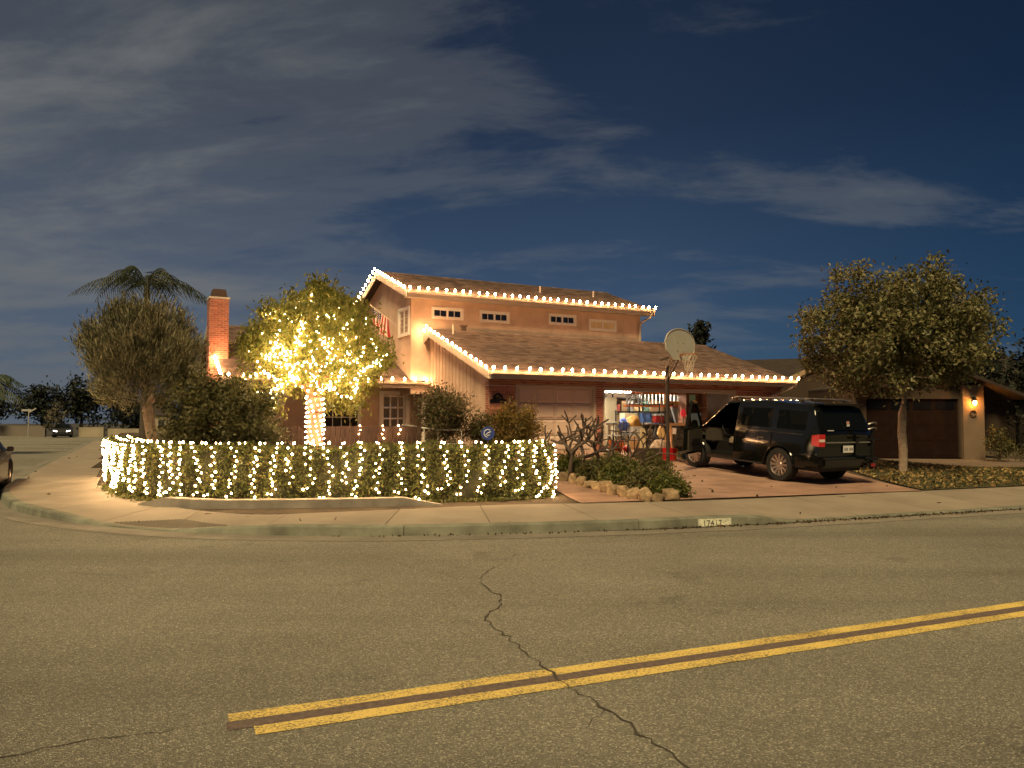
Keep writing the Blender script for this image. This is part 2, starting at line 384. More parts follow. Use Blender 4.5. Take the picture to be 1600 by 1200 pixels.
# litter of dark leaves lying in the gutter by the driveway
C = []
for r, n in zip(RAW, NR):
    if -2.5 < r[0] < 11:
        for _ in range(26 if r[0] > 2.2 else 5):
            t = abs(rng.normal(0, .05)); C.append((r[0]+n.x*(.03+t)+rng.normal(0, .12), r[1]+n.y*(.03+t)+rng.normal(0, .05), .014+.012*rng.random()))
lit = leaves('gutter_litter', [c for c in C if Dback(c[0], c[1]) < -.8], .045, .026, mat('dead_leaf', (.04, .025, .012), .9, island=[(.018, .012, .007), (.05, .03, .014), (.09, .055, .02)]), None, fold=.1, kind='stuff')
lit['label'] = 'dark leaf litter lying along the gutter'; lit['category'] = 'leaf litter'
# grooved ramp
mb = MB()
for k, r in enumerate(RAW):
    pass
def pave(u, v):                           # u = index along the kerb, v = 0 kerb .. 1 back
    k = int(u); f = u-k; A = RAW[k]*(1-f)+RAW[k+1]*f; n = NR[k]
    P = Vector((A[0], A[1], A[4]))-n*.15; return P.lerp(Vector((A[2], A[3], .17)), v)
U0 = min(range(len(RAW)), key=lambda k: hypot(RAW[k][0]+4.25, RAW[k][1]-11.36)); U1 = min(range(len(RAW)), key=lambda k: hypot(RAW[k][0]+6.55, RAW[k][1]-12.28))
nrib = 36
for q in range(nrib):
    f = (q+.5)/nrib; u = U0+(U1-U0)*f; vt = .06+.42*(1-abs(2*f-1)**1.3)
    a, b, c, d = pave(u, .03), pave(u, vt), pave(u+.07*(U1-U0)/nrib*7, vt), pave(u+.07*(U1-U0)/nrib*7, .03)
    up = Vector((0, 0, .007)); mb.add([a, b, c, d, a+up, b+up, c+up, d+up], [(4, 5, 6, 7), (0, 1, 5, 4), (1, 2, 6, 5), (2, 3, 7, 6), (3, 0, 4, 7)])
mb.build('ramp_rib', mat('ramp_rib', (.15, .13, .10), .9), side, kind='stuff')

# yellow centre lines, the black band between them, road cracks
ld = Vector((cos(radians(23.1)), sin(radians(23.1)), 0)); ln = Vector((-ld.y, ld.x, 0))
def line(name, p0, off, w, z, m, ln_=40, back=0.):
    mb = MB(); P = Vector((p0[0], p0[1], z)); rows = []
    n = 260
    for k in range(n+1):
        s = back+ln_*k/n; j = random.uniform(-.004, .004); bend = .0009*s*s
        c = P+ld*s+ln*(off+bend); rows.append([c-ln*(w/2+random.uniform(-.004, .004)), c+ln*(w/2+j)])
    o = mb.grid(rows).build(name, m, road); return o
line('lane_line', (-1.55, 4.395), -.02, .125, .004, YELLOW, back=-.04)
line('lane_line', (-1.37, 4.14), .045, .125, .004, YELLOW, back=.015)
line('tar_band', (-1.47, 4.27), .005, .125, .0035, mat('tar', (.085, .062, .055), .9, col2=(.17,.13,.11), vscale=26, bump=.5, bscale=60), back=-.08)
def crack(pts, w=.0075, jit=.04):
    mb = MB(); P = []
    for (x0, y0), (x1, y1) in zip(pts, pts[1:]):
        n = max(2, int(hypot(x1-x0, y1-y0)/.07))
        for k in range(n): P.append((x0+(x1-x0)*k/n+random.gauss(0, jit*.35), y0+(y1-y0)*k/n+random.gauss(0, jit*.35)))
    rows = []
    for k, p in enumerate(P):
        q = P[min(k+1, len(P)-1)]; o_ = P[max(k-1, 0)]; d = Vector((q[0]-o_[0], q[1]-o_[1], 0)).normalized(); n = Vector((-d.y, d.x, 0))
        ww = w*random.choice((.35,.5,.7,.9,1.1,1.6))*(.35+.65*min(1, min(k, len(P)-1-k)/8)); c = Vector((p[0], p[1], .0052)); rows.append([c-n*ww, c+n*ww])
    return mb.grid(rows).build('crack', mat('crack', (.055, .047, .037), .95), road)
crack([(-.11,9.06),(-.34,8.32),(-.29,7.74),(-.1,7.35),(-.09,7.02),(-.21,6.68),(-.21,6.46),(-.02,5.9),(.14,5.5),(.27,5.06),(.55,4.48),(.79,3.89),(1.1,3.1)])
crack([(-3.4,3.3),(-2.51,3.85),(-2.16,4.08),(-1.79,4.22),(-1.55,4.31)], .006)
crack([(.14,5.5),(.42,5.62),(.6,5.6)], .003); crack([(-.1,7.35),(.2,7.2),(.34,6.95)], .003); crack([(.55,4.48),(.35,4.2),(.3,3.95)], .003)
crack([(-.11,9.06),(.05,9.6),(-.1,10.2)], .004); crack([(-1.9,9.7),(-1.5,9.3),(-1.0,8.6),(-.34,8.32)], .0035)
crack([(-5.2,8.6),(-4.2,8.3),(-3.8,8.0)], .004); crack([(-9,9.6),(-6,9.9),(-3,10.05),(0,10.3),(3,11.1)], .003, .02)
# painted house number on the kerb face
def kerb_text():
    i0 = min(range(len(RAW)), key=lambda k: hypot(RAW[k][0]-3.3, RAW[k][1]-12.2)); a = Vector((2.92, 12.06, 0)); 
    A, B = RAW[i0], RAW[i0-1]; d = Vector((B[0]-A[0], B[1]-A[1], 0)).normalized(); n = NR[i0]
    base = Vector((A[0], A[1], 0))+n*.0
    ang = atan2(d.y, d.x)
    mb = MB(); 
    def face(s, z): return base+d*s+n*(.024-.019*(z-.0)/.125)+Vector((0, 0, z))
    mb.add([face(-.33, .012)+n*.004, face(.26, .012)+n*.004, face(.26, .128)+n*.004, face(-.33, .128)+n*.004], [(0, 1, 2, 3)])
    mb.build('number_panel', mat('number_paint', (.55, .55, .42), .8, var=.35, vscale=18), kerb)
    c = bpy.data.curves.new('house_number', 'FONT'); c.body = '17417'; c.size = .125; c.align_x = 'CENTER'; c.space_character = 1.12
    o = bpy.data.objects.new('house_number', c); COL.objects.link(o); o.parent = kerb
    o.location = face(-.08, .02)+n*.009; o.rotation_euler = (radians(81), 0, ang); c.materials.append(mat('number_black', (.02, .02, .018), .8))
kerb_text()

# yard sheet
xs = np.concatenate([np.arange(-34, -13, 1.), np.arange(-13, 13, .4), np.arange(13, 62, 1.5)]); ys = np.concatenate([np.arange(11.4, 24, .4), np.arange(24, 66, 1.5)])
yard = MB().grid([[(x, y, zg(x, y)-.012) for x in xs] for y in ys]).build('yard', SOIL, smooth=True)
struct(yard, 'bare brown soil of the yard')
def draped(name, f0, f1, b0, b1, nu, nv, dz, m, label=None):
    rows = []
    for i in range(nv+1):
        v = i/nv; row = []
        for j in range(nu+1):
            u = j/nu; p = (Vector(f0)*(1-u)+Vector(f1)*u)*(1-v)+(Vector(b0)*(1-u)+Vector(b1)*u)*v
            row.append((p.x, p.y, max(zg(p.x, p.y), .165)+dz))
        rows.append(row)
    return struct(MB().grid(rows).build(name, m, smooth=True), label)
p0, p1 = Hw(.9, .45), Hw(11.6, .45)
draped('driveway', (1.25, 13.99), (8.75, 16.465), (p0.x, p0.y), (p1.x, p1.y), 44, 36, .014, DRIVE, 'reddish stamped concrete driveway')
LAWN = mat('lawn_soil', (.055, .05, .022), .95, var=.5, vscale=5, bump=.6, bscale=25)
draped('lawn', (8.85, 16.6), (20, 21.1), (9.7, 24.25), (20.5, 23.6), 30, 20, .016, LAWN, 'patchy lawn strewn with fallen leaves')
draped('neighbour_drive', (11.0, 24.45), (24, 23.8), (12.4, 28.4), (24, 29), 20, 10, .018, mat('dark_drive', (.13,.10,.075), .9, var=.2, vscale=1.5), 'pale concrete drive of the house next door')
def lawn_pts(n, u0=0, u1=1, sq=1.):
    out = []
    for _ in range(n):
        u = u0+(u1-u0)*random.random()**sq; v = random.random(); p = (Vector((8.85, 16.6))*(1-u)+Vector((20, 21.1))*u)*(1-v)+(Vector((9.7, 24.2))*(1-u)+Vector((20.5, 23.6))*u)*v
        out.append((p.x, p.y, zg(p.x, p.y)))
    return np.array(out)
c = lawn_pts(15000); c[:, 2] += .035
g = leaves('grass', c, .09, .012, mat('grass', (.05, .07, .02), .8, island=[(.03, .045, .012), (.06, .08, .02), (.10, .09, .03)], translucent=.2), None, bias=(0, 0, 1.6), kind='stuff')
g['label'] = 'short dull grass of the lawn'; g['category'] = 'grass'
c = np.concatenate([lawn_pts(1300, 0, .5, 1.3), lawn_pts(350)]); c[:, 2] += .045
DEAD = mat('fallen_leaf', (.2, .13, .05), .8, island=[(.10, .06, .02), (.22, .14, .05), (.34, .25, .10), (.15, .07, .025)])
g = leaves('fallen_leaves', c, .10, .06, DEAD, None, fold=.2, kind='stuff'); g['label'] = 'dry fallen leaves scattered under the pear-shaped tree'; g['category'] = 'leaves'
c = []
for _ in range(22):
    x, y = random.uniform(2.5, 10), random.uniform(14.6, 21)
    if Dback(x, y) > .1: c.append((x, y, zg(x, y)+.03))
for _ in range(26):
    u = random.uniform(20, len(RAW)-60); P = pave(u, random.random()); c.append((P.x, P.y, P.z+.012))
g = leaves('stray_leaves', c, .10, .05, mat('dead_leaf', (.04, .025, .012)), None, fold=.25, kind='stuff'); g['label'] = 'stray dark leaves on driveway and pavement'; g['category'] = 'leaves'

# ================================================================== the house (local frame: x along the front, y to the back)
house = tag(empty('house', (OX, OY, 0), TH), 'two-storey tan stucco house with brick garage front and lit eaves', 'house')
FZ = .75                                    # garage floor
S1 = .353; GE = 3.06; GR = 4.68             # garage roof: slope, eave height, ridge depth
S2 = .354; UE = 6.02; UB = 4.68; UR = 8.01  # upper roof
S3 = .446; WE = 2.97; WB = 5.17; WR = 9.9   # left wing roof
def wall_poly(name, pts, ext, m, parent=house): return MB().prism(pts, ext).build(name, m, parent)
# --- garage block walls
wall_poly('gable_wall', [(.2,.72,.3),(.2,8.86,.3),(.2,8.86,GE+.13),(.2,GR,GE+GR*S1-.10),(.2,.72,GE+.72*S1-.10)], (.15,0,0), STUCCO)
wall_poly('end_wall', [(11.75,.5,.3),(11.75,8.86,.3),(11.75,8.86,GE+.13),(11.75,GR,GE+GR*S1-.10),(11.75,.5,GE+.5*S1-.10)], (.15,0,0), STUCCO)
MB().bx(.36,11.74,8.7,8.85,.3,GE+.1).build('rear_wall', STUCCO, house)
# vertical grooves of the gable siding, thin battens
for k in range(26):
    b = 1.5+k*.28; top = GE+min(b, 2*GR-b)*S1-.14
    MB().bx(.188,.199,b,b+.03,.4,top).build('siding_batten', SIDING, house)
# --- garage interior
MB().bx(.36,11.74,.3,6.9,FZ-.2,FZ).build('garage_floor', mat('garage_floor', (.22,.20,.18), .8, var=.2, vscale=2), house)
MB().bx(4.0,11.74,6.8,6.9,FZ,2.95).build('garage_back_wall', mat('garage_panel', (.26,.18,.12), .85, var=.3, vscale=2), house)
MB().bx(3.93,4.03,.62,6.8,FZ,2.95).build('garage_side_wall', mat('drywall', (.5,.47,.42), .9), house)
MB().bx(.36,11.74,.62,6.9,2.9,2.96).build('garage_ceiling', mat('drywall', (.5,.47,.42)), house)
for k in range(9): MB().bx(4.3+k*.8,4.38+k*.8,.7,6.8,2.78,2.899).build('ceiling_joist', mat('joist', (.2,.13,.08), .85), house)
# --- brick piers and header: mortar backing with bricks standing proud
BW, BH, BPX, BPZ = .198, .056, .21, .068
brick_full = MB().bx(0,BW,-.014,.03,0,BH).mesh('brick', bevel=.004); brick_full.materials.append(BRICK)
brick_half = MB().bx(0,BW*.47,-.014,.03,0,BH).mesh('brick_half', bevel=.004); brick_half.materials.append(BRICK)
nbrick = [0]
def brick_field(part, x0, x1, z0, z1, single, bulk=None, y=0., tf=None):
    rows = int((z1-z0)/BPZ)
    for r in range(rows):
        x = x0+(0 if r % 2 else -BPX/2); z = z0+r*BPZ+.006
        while x < x1-.02:
            lo, hi = max(x, x0+.004), min(x+BW, x1-.004)
            if hi-lo > .03:
                if single and nbrick[0] < 300 and (hi-lo > .17 or .06 < hi-lo < .12):
                    nbrick[0] += 1; link('brick', brick_full if hi-lo > .17 else brick_half, BRICK, part, (lo, y+random.uniform(-.004,.002), z))
                elif bulk is not None:
                    j = random.uniform(-.004,.003)
                    M = tf or Matrix.Identity(4); bulk.bx(lo, hi, y-.014+j, y+.03, z, z+BH, M)
            x += BPX
def brick_part(name, x0, x1, y0, y1, z0, z1, single, sides=()):
    p = MB().bx(x0,x1,y0,y1,z0,z1).build(name, MORTAR, house); bulk = MB()
    brick_field(p, x0, x1, z0, z1, single, bulk, y0)
    for sname in sides:                     # left return
        T = Matrix.Translation((x0, y1, 0)) @ Matrix.Rotation(-pi/2, 4, 'Z')
        brick_field(p, 0, y1-y0, z0, z1, False, bulk, 0, T)
    if bulk.v: bulk.build('brickwork', BRICKS, p, kind='stuff')
    return p
# chimney first so that its bricks are counted as pieces
CH = MB().bx(-6.80,-6.22,6.6,7.3,.4,5.62).build('chimney', MORTAR, house); bulk = MB()
brick_field(CH, -6.80, -6.22, 3.3, 5.62, True, bulk, 6.6); brick_field(CH, -6.80, -6.22, .5, 3.3, False, bulk, 6.6)
brick_field(CH, 0, .7, .5, 5.62, False, bulk, 0, Matrix.Translation((-6.80, 7.3, 0)) @ Matrix.Rotation(-pi/2, 4, 'Z'))
bulk.build('brickwork', BRICKS, CH, kind='stuff')
MB().bx(-6.83,-6.19,6.57,7.33,5.622,5.68).build('chimney_crown', MORTAR, CH)
MB().add([(-6.76,6.64,5.682),(-6.26,6.64,5.682),(-6.26,7.24,5.682),(-6.76,7.24,5.682),(-6.70,6.7,5.95),(-6.32,6.7,5.95),(-6.32,7.18,5.95),(-6.70,7.18,5.95)], [(0,1,5,4),(1,2,6,5),(2,3,7,6),(3,0,4,7),(4,5,6,7)]).build('flue_cap', mat('rusty_metal', (.07,.04,.03), .7, metal=.3), CH)
brick_part('brick_pier', .2, 1.13, .5, .715, .45, 2.72, True, ('left',))
brick_part('brick_pier', 3.85, 4.21, .5, .72, .6, 2.72, True)
brick_part('brick_pier', 9.66, 11.9, .5, .72, .6, 2.72, False)
brick_part('brick_header', .2, 11.9, .498, .715, 2.722, 3.06, False, ('left',))
# --- closed single garage door
GD = MB().bx(1.131,3.849,.60,.66,FZ-.1,2.70).build('garage_door', mat('door_paint', (.62,.49,.41), .6, var=.06, vscale=2), house)
dh = (2.70-FZ)/4
pan = MB().add([(.03,-.0,.03),(.61,0,.03),(.61,0,dh-.03),(.03,0,dh-.03),(.075,-.022,.075),(.565,-.022,.075),(.565,-.022,dh-.075),(.075,-.022,dh-.075)], [(0,1,5,4),(1,2,6,5),(2,3,7,6),(3,0,4,7),(4,5,6,7)]).mesh('panel')
for r in range(4):
    for c in range(4): link('panel', pan, mat('door_paint', (.36,.30,.25)), GD, (1.19+c*.655, .598, FZ+r*dh))
    if r: MB().bx(1.14,3.84,.592,.599,FZ+r*dh-.008,FZ+r*dh+.004).build('section_joint', mat('joint_shadow', (.16,.13,.11), .8), GD)
# door trims
MB().bx(1.06,1.128,.47,.60,FZ-.05,2.70).build('door_jamb', TRIM, house); MB().bx(3.852,3.90,.47,.60,FZ-.05,2.70).build('door_jamb', TRIM, house)
MB().bx(1.06,3.90,.468,.60,2.701,2.76).build('door_head', TRIM, house)
MB().bx(4.18,4.245,.465,.62,FZ-.05,2.62).build('door_jamb', TRIM, house); MB().bx(9.60,9.72,.465,.62,FZ-.05,2.62).build('door_jamb', TRIM, house)
MB().bx(4.18,9.72,.463,.62,2.622,2.74).build('door_head', TRIM, house)
# --- roofs
def roof_slab(mb, a0, a1, b0, z0, b1, z1, t=.13):
    mb.add([(a0,b0,z0),(a1,b0,z0),(a1,b1,z1),(a0,b1,z1),(a0,b0,z0-t),(a1,b0,z0-t),(a1,b1,z1-t),(a0,b1,z1-t)], [(0,1,2,3),(7,6,5,4),(0,4,5,1),(1,5,6,2),(2,6,7,3),(3,7,4,0)])
def shingles(mb, a0, a1, b0, z0, b1, z1, ex=.15, cut=None):
    Ls = hypot(b1-b0, z1-z0); n = int(Ls/ex); d = Vector((0, b1-b0, z1-z0)).normalized(); nn = Vector((0, -d.z, d.y))
    for r in range(n+1):
        x = a0-random.random()*.3
        while x < a1:
            w = random.uniform(.22, .36); lo, hi = max(x, a0), min(x+w-.006, a1); x += w
            if hi-lo < .03: continue
            s0, s1 = r*ex-.02+random.uniform(-.006,.006), min(Ls, (r+1)*ex+.03)
            if s0 >= Ls: continue
            P = Vector((0, b0, z0)); h0 = random.uniform(.012,.022)
            A = P+d*s0+nn*h0; B = P+d*s1+nn*.004
            if cut and not cut((lo+hi)/2, A.y): continue
            V = [(lo,A.y,A.z),(hi,A.y,A.z),(hi,B.y,B.z),(lo,B.y,B.z)]; Z = P+d*s0
            V += [(lo,Z.y,Z.z),(hi,Z.y,Z.z)]
            mb.add(V, [(0,1,2,3),(4,5,1,0)])
def roof(name, a0, a1, b0, z0, br, s, cut=None, back=True):
    zr = z0+(br-b0)*s; mb = MB(); roof_slab(mb, a0, a1, b0, z0, br, zr); 
    if back: roof_slab(mb, a0, a1, 2*br-b0, z0, br+.001, zr)
    R_ = mb.build(name, mat('roof_felt', (.05,.04,.035), .95), house)
    sh = MB(); shingles(sh, a0, a1, b0-.02, z0+.002, br, zr+.002, cut=cut); sh.build('shingle', SHING, R_, kind='stuff')
    if back:
        sh = MB(); shingles(sh, a0, a1, -(2*br-b0)-.02, z0+.002, -br, zr+.002, ex=.3); sh.v = [(x, -y, z) for x, y, z in sh.v]; sh.build('shingle', SHING, R_, kind='stuff')
    cap = MB()
    x = a0
    while x < a1: 
        cap.add([(x,br-.14,zr-.03),(x+.28,br-.14,zr-.03),(x+.28,br,zr+.035),(x,br,zr+.035),(x+.28,br+.14,zr-.03),(x,br+.14,zr-.03)], [(0,1,2,3),(3,2,4,5)]); x += .29
    cap.build('ridge_cap', SHING, R_, kind='stuff'); return R_
R1 = roof('roof', -.02, 12.12, 0, GE+.06, GR, S1)
R2 = roof('roof', -.83, 9.5, UB, UE+.06, UR, S2)
R3 = roof('roof', -6.52, .18, WB, WE+.06, WR, S3, cut=lambda a, b: True)
# --- fascia, gutters, barge boards
def gutter(a0, a1, b, z, name='eave_gutter'):
    MB().prism([(a0,b-.115,z+.075),(a0,b-.10,z-.02),(a0,b-.07,z-.045),(a0,b-.005,z-.045),(a0,b-.005,z+.075),(a0,b-.02,z+.075),(a0,b-.02,z-.02),(a0,b-.085,z-.005),(a0,b-.10,z+.075)], (a1-a0,0,0)).build(name, TRIM, house)
    MB().bx(a0,a1,b,b+.03,z-.16,z+.045).build('fascia_board', TRIM, house)
gutter(0, 12.1, 0, GE-.02); gutter(-.81, 9.48, UB, UE-.02); gutter(-6.5, .16, WB, WE-.02)
MB().bx(0.02,12.08,.031,.497,GE-.14,GE-.11).build('soffit', TRIM, house)
MB().bx(-.79,9.46,UB+.031,5.17,UE-.14,UE-.11).build('soffit', TRIM, house)
MB().bx(-6.48,.14,WB+.031,6.29,WE-.10,WE-.07).build('soffit', TRIM, house)
def barge(a, b0, z0, b1, z1, w=.2):
    MB().prism([(a,b0,z0+.03),(a,b1,z1+.03),(a,b1,z1-w),(a,b0,z0-w)], (.035,0,0)).build('barge_board', TRIM, house)
zr1 = GE+GR*S1; zr2 = UE+(UR-UB)*S2; zr3 = WE+(WR-WB)*S3
barge(-.057, .0, GE+.01, GR, zr1+.01); barge(-.057, 2*GR, GE+.01, GR, zr1+.01); barge(12.125, 0, GE+.01, GR, zr1+.01)
barge(-.868, UB, UE+.01, UR, zr2+.01); barge(-.868, 2*UR-UB, UE+.01, UR, zr2+.01); barge(9.505, UB, UE+.01, UR, zr2+.01)
barge(-6.557, WB, WE+.01, WR, zr3+.01); barge(-6.557, 2*WR-WB, WE+.01, WR, zr3+.01)
# lookout blocks under the rakes
for b in (2.0, 3.4, 4.6, 5.9): MB().bx(-.02,.199,b,b+.09,GE+min(b,2*GR-b)*S1-.26,GE+min(b,2*GR-b)*S1-.09).build('lookout', TRIM, house)
# --- upper storey walls
wall_poly('upper_gable_wall', [(-.5,5.18,2.6),(-.5,10.84,2.6),(-.5,10.84,UE+.16),(-.5,UR,zr2-.09),(-.5,5.18,UE+.16)], (.15,0,0), STUCCO)
wall_poly('upper_end_wall', [(9.05,5.18,2.6),(9.05,10.84,2.6),(9.05,10.84,UE+.16),(9.05,UR,zr2-.09),(9.05,5.18,UE+.16)], (.15,0,0), STUCCO)
MB().bx(-.349,9.049,10.7,10.84,2.6,UE+.1).build('upper_rear_wall', STUCCO, house)
WIN = [(.24,1.45,5.23,5.65,0),(2.08,3.29,5.22,5.64,0),(4.94,6.16,5.30,5.72,0),(6.74,8.02,5.18,5.62,1)]
mb = MB(); xs_ = [-.349]+[v for w in WIN for v in w[:2]]+[9.049]
for i in range(0, len(xs_), 2): mb.bx(xs_[i],xs_[i+1],5.18,5.33,2.6,UE+.1)
for w in WIN: mb.bx(w[0],w[1],5.18,5.33,2.6,w[2]); mb.bx(w[0],w[1],5.18,5.33,w[3],UE+.1)
mb.build('upper_front_wall', STUCCO, house)
LITPANE = mat('blind_cream', (.62,.50,.28), .8)
def window(x0, x1, z0, z1, y, cols, rows, parent=house, M=None, fw=.075, pane_m=GLASS, split=True, loc=None, rot=None):
    """trim and sash with its muntins; every pane a sub-part. Local frame: x across, -y outwards"""
    mb = MB(); p = .03
    mb.bx(x0-fw,x1+fw,y-p,y+.06,z0-fw,z0); mb.bx(x0-fw,x1+fw,y-p,y+.06,z1,z1+fw); mb.bx(x0-fw,x0,y-p,y+.06,z0,z1); mb.bx(x1,x1+fw,y-p,y+.06,z0,z1)
    w = mb.build('window', WHITE, parent, loc=loc, rot=rot)
    s = MB(); e = .03
    s.bx(x0,x1,y,y+.04,z0,z0+e); s.bx(x0,x1,y,y+.04,z1-e,z1); s.bx(x0,x0+e,y,y+.04,z0+e,z1-e); s.bx(x1-e,x1,y,y+.04,z0+e,z1-e)
    if split: s.bx((x0+x1)/2-.035,(x0+x1)/2+.035,y-.004,y+.04,z0+e,z1-e)
    s.build('sash', WHITE, w)
    for c in range(1, cols):
        xc = x0+(x1-x0)*c/cols
        if split and c*2 == cols: continue
        MB().bx(xc-.009,xc+.009,y+.012,y+.026,z0+e,z1-e).build('muntin', WHITE, w)
    for r in range(1, rows):
        zc = z0+(z1-z0)*r/rows; MB().bx(x0+e,x1-e,y+.013,y+.025,zc-.009,zc+.009).build('muntin', WHITE, w)
    for c in range(cols):
        for r in range(rows):
            a, b = x0+(x1-x0)*c/cols+.004, x0+(x1-x0)*(c+1)/cols-.004; d, f = z0+(z1-z0)*r/rows+.004, z0+(z1-z0)*(r+1)/rows-.004
            MB().bx(a,b,y+.03,y+.036,d,f).build('pane', pane_m, w)
    return w
for w in WIN:
    window(w[0]+.075, w[1]-.075, w[2]+.075, w[3]-.075, 5.18, 4, 1, pane_m=LITPANE if w[4] else GLASS)
# window in the gable wall, looking left (local x = -b)
window(-6.31, -5.35, 4.72, 5.55, 0, 2, 3, fw=.09, loc=(-.53, 0, 0), rot=(0, 0, -pi/2), split=True)
# --- left wing walls, entry door, front window
wall_poly('wing_end_wall', [(-6.2,6.3,.4),(-6.2,13.5,.4),(-6.2,13.5,WE+.3),(-6.2,WR,zr3-.09),(-6.2,6.3,WE+(6.3-WB)*S3-.09)], (.15,0,0), STUCCO)
mb = MB()
mb.bx(-6.049,-3.25,6.3,6.45,.4,3.3); mb.bx(-3.25,-1.9,6.3,6.45,.4,1.0); mb.bx(-3.25,-1.9,6.3,6.45,2.25,3.3); mb.bx(-1.9,-1.25,6.3,6.45,.4,3.3); mb.bx(-1.25,-.15,6.3,6.45,2.72,3.3); mb.bx(-.15,.19,6.3,6.45,.4,3.3)
mb.build('wing_front_wall', STUCCO, house)
window(-3.17, -1.98, 1.08, 2.17, 6.3, 4, 3, split=False)
# white glazed entry door with frame
fd = MB(); fd.bx(-1.25,-1.13,6.24,6.40,.75,2.72); fd.bx(-.30,-.15,6.24,6.40,.75,2.72); fd.bx(-1.13,-.30,6.24,6.40,2.6,2.72); DR = fd.build('entry_door', WHITE, house)
MB().bx(-1.129,-.301,6.33,6.37,.75,.98).build('kick_panel', WHITE, DR)
st = MB()
for x in (-1.13, -.86, -.585, -.36): st.bx(x,x+.055,6.325,6.372,.981,2.599)
for z in (.981, 1.36, 1.74, 2.12, 2.52): st.bx(-1.075,-.36,6.328,6.369,z,z+.05)
st.build('muntin', WHITE, DR)
for c in range(3):
    for r in range(4): MB().bx(-1.08+c*.262,-.84+c*.262,6.345,6.35,1.03+r*.385,1.37+r*.385).build('pane', GLASS, DR)
MB().bx(-.005,.10,5.3,5.42,.6,2.86).build('porch_post', WHITE, house)
# --- vent pipes, downspouts
for a, b, z, h in ((.6,4.1,4.5,.42),(5.27,6.4,6.6,.36),(7.76,6.4,6.6,.36)):
    MB().lathe([(.035,-.1),(.035,h),(.028,h),(.028,h-.05)], 10, Matrix.Translation((a,b,z))).lathe([(.09,-.06),(.05,.05)], 10, Matrix.Translation((a,b,z))).build('vent_pipe', mat('vent_paint', (.45,.38,.32), .7), house)
MB().bx(1.28,1.42,4.85,5.0,4.6,4.98).bx(1.24,1.46,4.81,5.04,4.981,5.02).build('roof_vent', mat('vent_brown', (.12,.08,.06), .7), house)
def spout(pts): MB().tube([Vector(p) for p in pts], .045, 8).build('downspout', TRIM, house, smooth=True)
spout([(9.35,4.62,5.95),(9.33,4.66,5.8),(9.12,5.05,5.58),(9.12,5.1,5.4),(9.12,5.1,4.75)])
spout([(11.95,-.03,2.98),(11.93,.02,2.86),(11.2,.40,2.5),(11.2,.43,2.2),(11.2,.43,.7)])
# --- plaque and crescent ornament on the brick pier
PL = MB().prism([(.22,.47,2.2),(.76,.47,2.2),(.76,.47,2.30),(.66,.47,2.32)]+[(.49+.17*cos(t),.47,2.32+.17*sin(t)) for t in np.linspace(.1,pi-.1,12)]+[(.32,.47,2.32),(.22,.47,2.30)], (0,.012,0)).build('wall_plaque', DARKM, None, loc=(OX,OY,0), rot=(0,0,TH))
tag(PL, 'dark arched metal plaque on the brick pier', 'plaque')
PL2 = MB().lathe([(0,0),(.10,0),(.115,.012),(.10,.02)], 20, Matrix.Translation((.49,.468,2.33)) @ Matrix.Rotation(pi/2,4,'X')).build('raised_disc', mat('dark_metal_b', (.05,.05,.05), .5, metal=.7), PL)
tag(MB().tube([(.15+.055*cos(t),.44,2.88+.065*sin(t)) for t in np.linspace(.9,5.4,14)], [.004+.016*sin(pi*i/13) for i in range(14)], 6).build('crescent_ornament', WHITE, None, smooth=True, loc=(OX,OY,0), rot=(0,0,TH)), 'small white crescent ornament hung high on the brick pier', 'ornament')

# --- American flag on a wall pole
fl = tag(empty('flag', (OX,OY,0), TH), 'stars and stripes flag drooping from a slanted pole on the upper gable', 'flag')
pb, pt_ = Vector((-.55,6.5,5.08)), Vector((-1.85,5.55,5.62))
MB().tube([pb, pt_], .014, 8).build('pole', WHITE, fl, smooth=True)
MB().lathe([(0,0),(.03,.01),(.03,.04),(0,.06)], 10, Matrix.Translation(pt_)).build('finial', mat('brass', (.5,.35,.1), .3, metal=1), fl)
pd = (pt_-pb)
REDC = mat('flag_red', (.45,.03,.035), .85); WHC = mat('flag_white', (.72,.70,.66), .85); BLU = mat('flag_blue', (.02,.03,.12), .85)
hs_ = .78/13
for k in range(13):
    rows = []
    for i in range(10):                      # along the fly: hangs down, gathered
        s = i/9; row = []
        for e in (k*hs_, (k+1)*hs_):
            q = pb+pd*(.88-.55*e/.78); drop = s*.72*(1-.2*abs(e/.78-.5))
            wv = .06*sin(e*22+s*3)*s
            row.append(q+Vector((wv*.7+.10*s*sin(e*9), wv, -drop)))
        rows.append(row)
    i0 = 0 if k > 6 else 4
    MB().grid(rows[i0:]).build('stripe', REDC if k % 2 == 0 else WHC, fl, smooth=True)
rows = []
for i in range(5):
    s = i/9; row = []
    for e in np.linspace(0, 7*hs_, 8):
        q = pb+pd*(.88-.55*e/.78); drop = s*.72*(1-.2*abs(e/.78-.5)); wv = .06*sin(e*22+s*3)*s
        row.append(q+Vector((wv*.7+.10*s*sin(e*9), wv, -drop)))
    rows.append(row)
cn = MB().grid(rows).build('canton', BLU, fl, smooth=True)
st = MB()
for i in range(4):
    for j in range(5):
        p = (Vector(rows[i][j+1])*.5+Vector(rows[i+1][j+1])*.5)+Vector((0,-.012,0))
        st.add([p+Vector((-.02,0,-.02)),p+Vector((.02,0,-.02)),p+Vector((0,0,.025))], [(0,1,2)])
st.build('star', WHC, cn, kind='stuff')

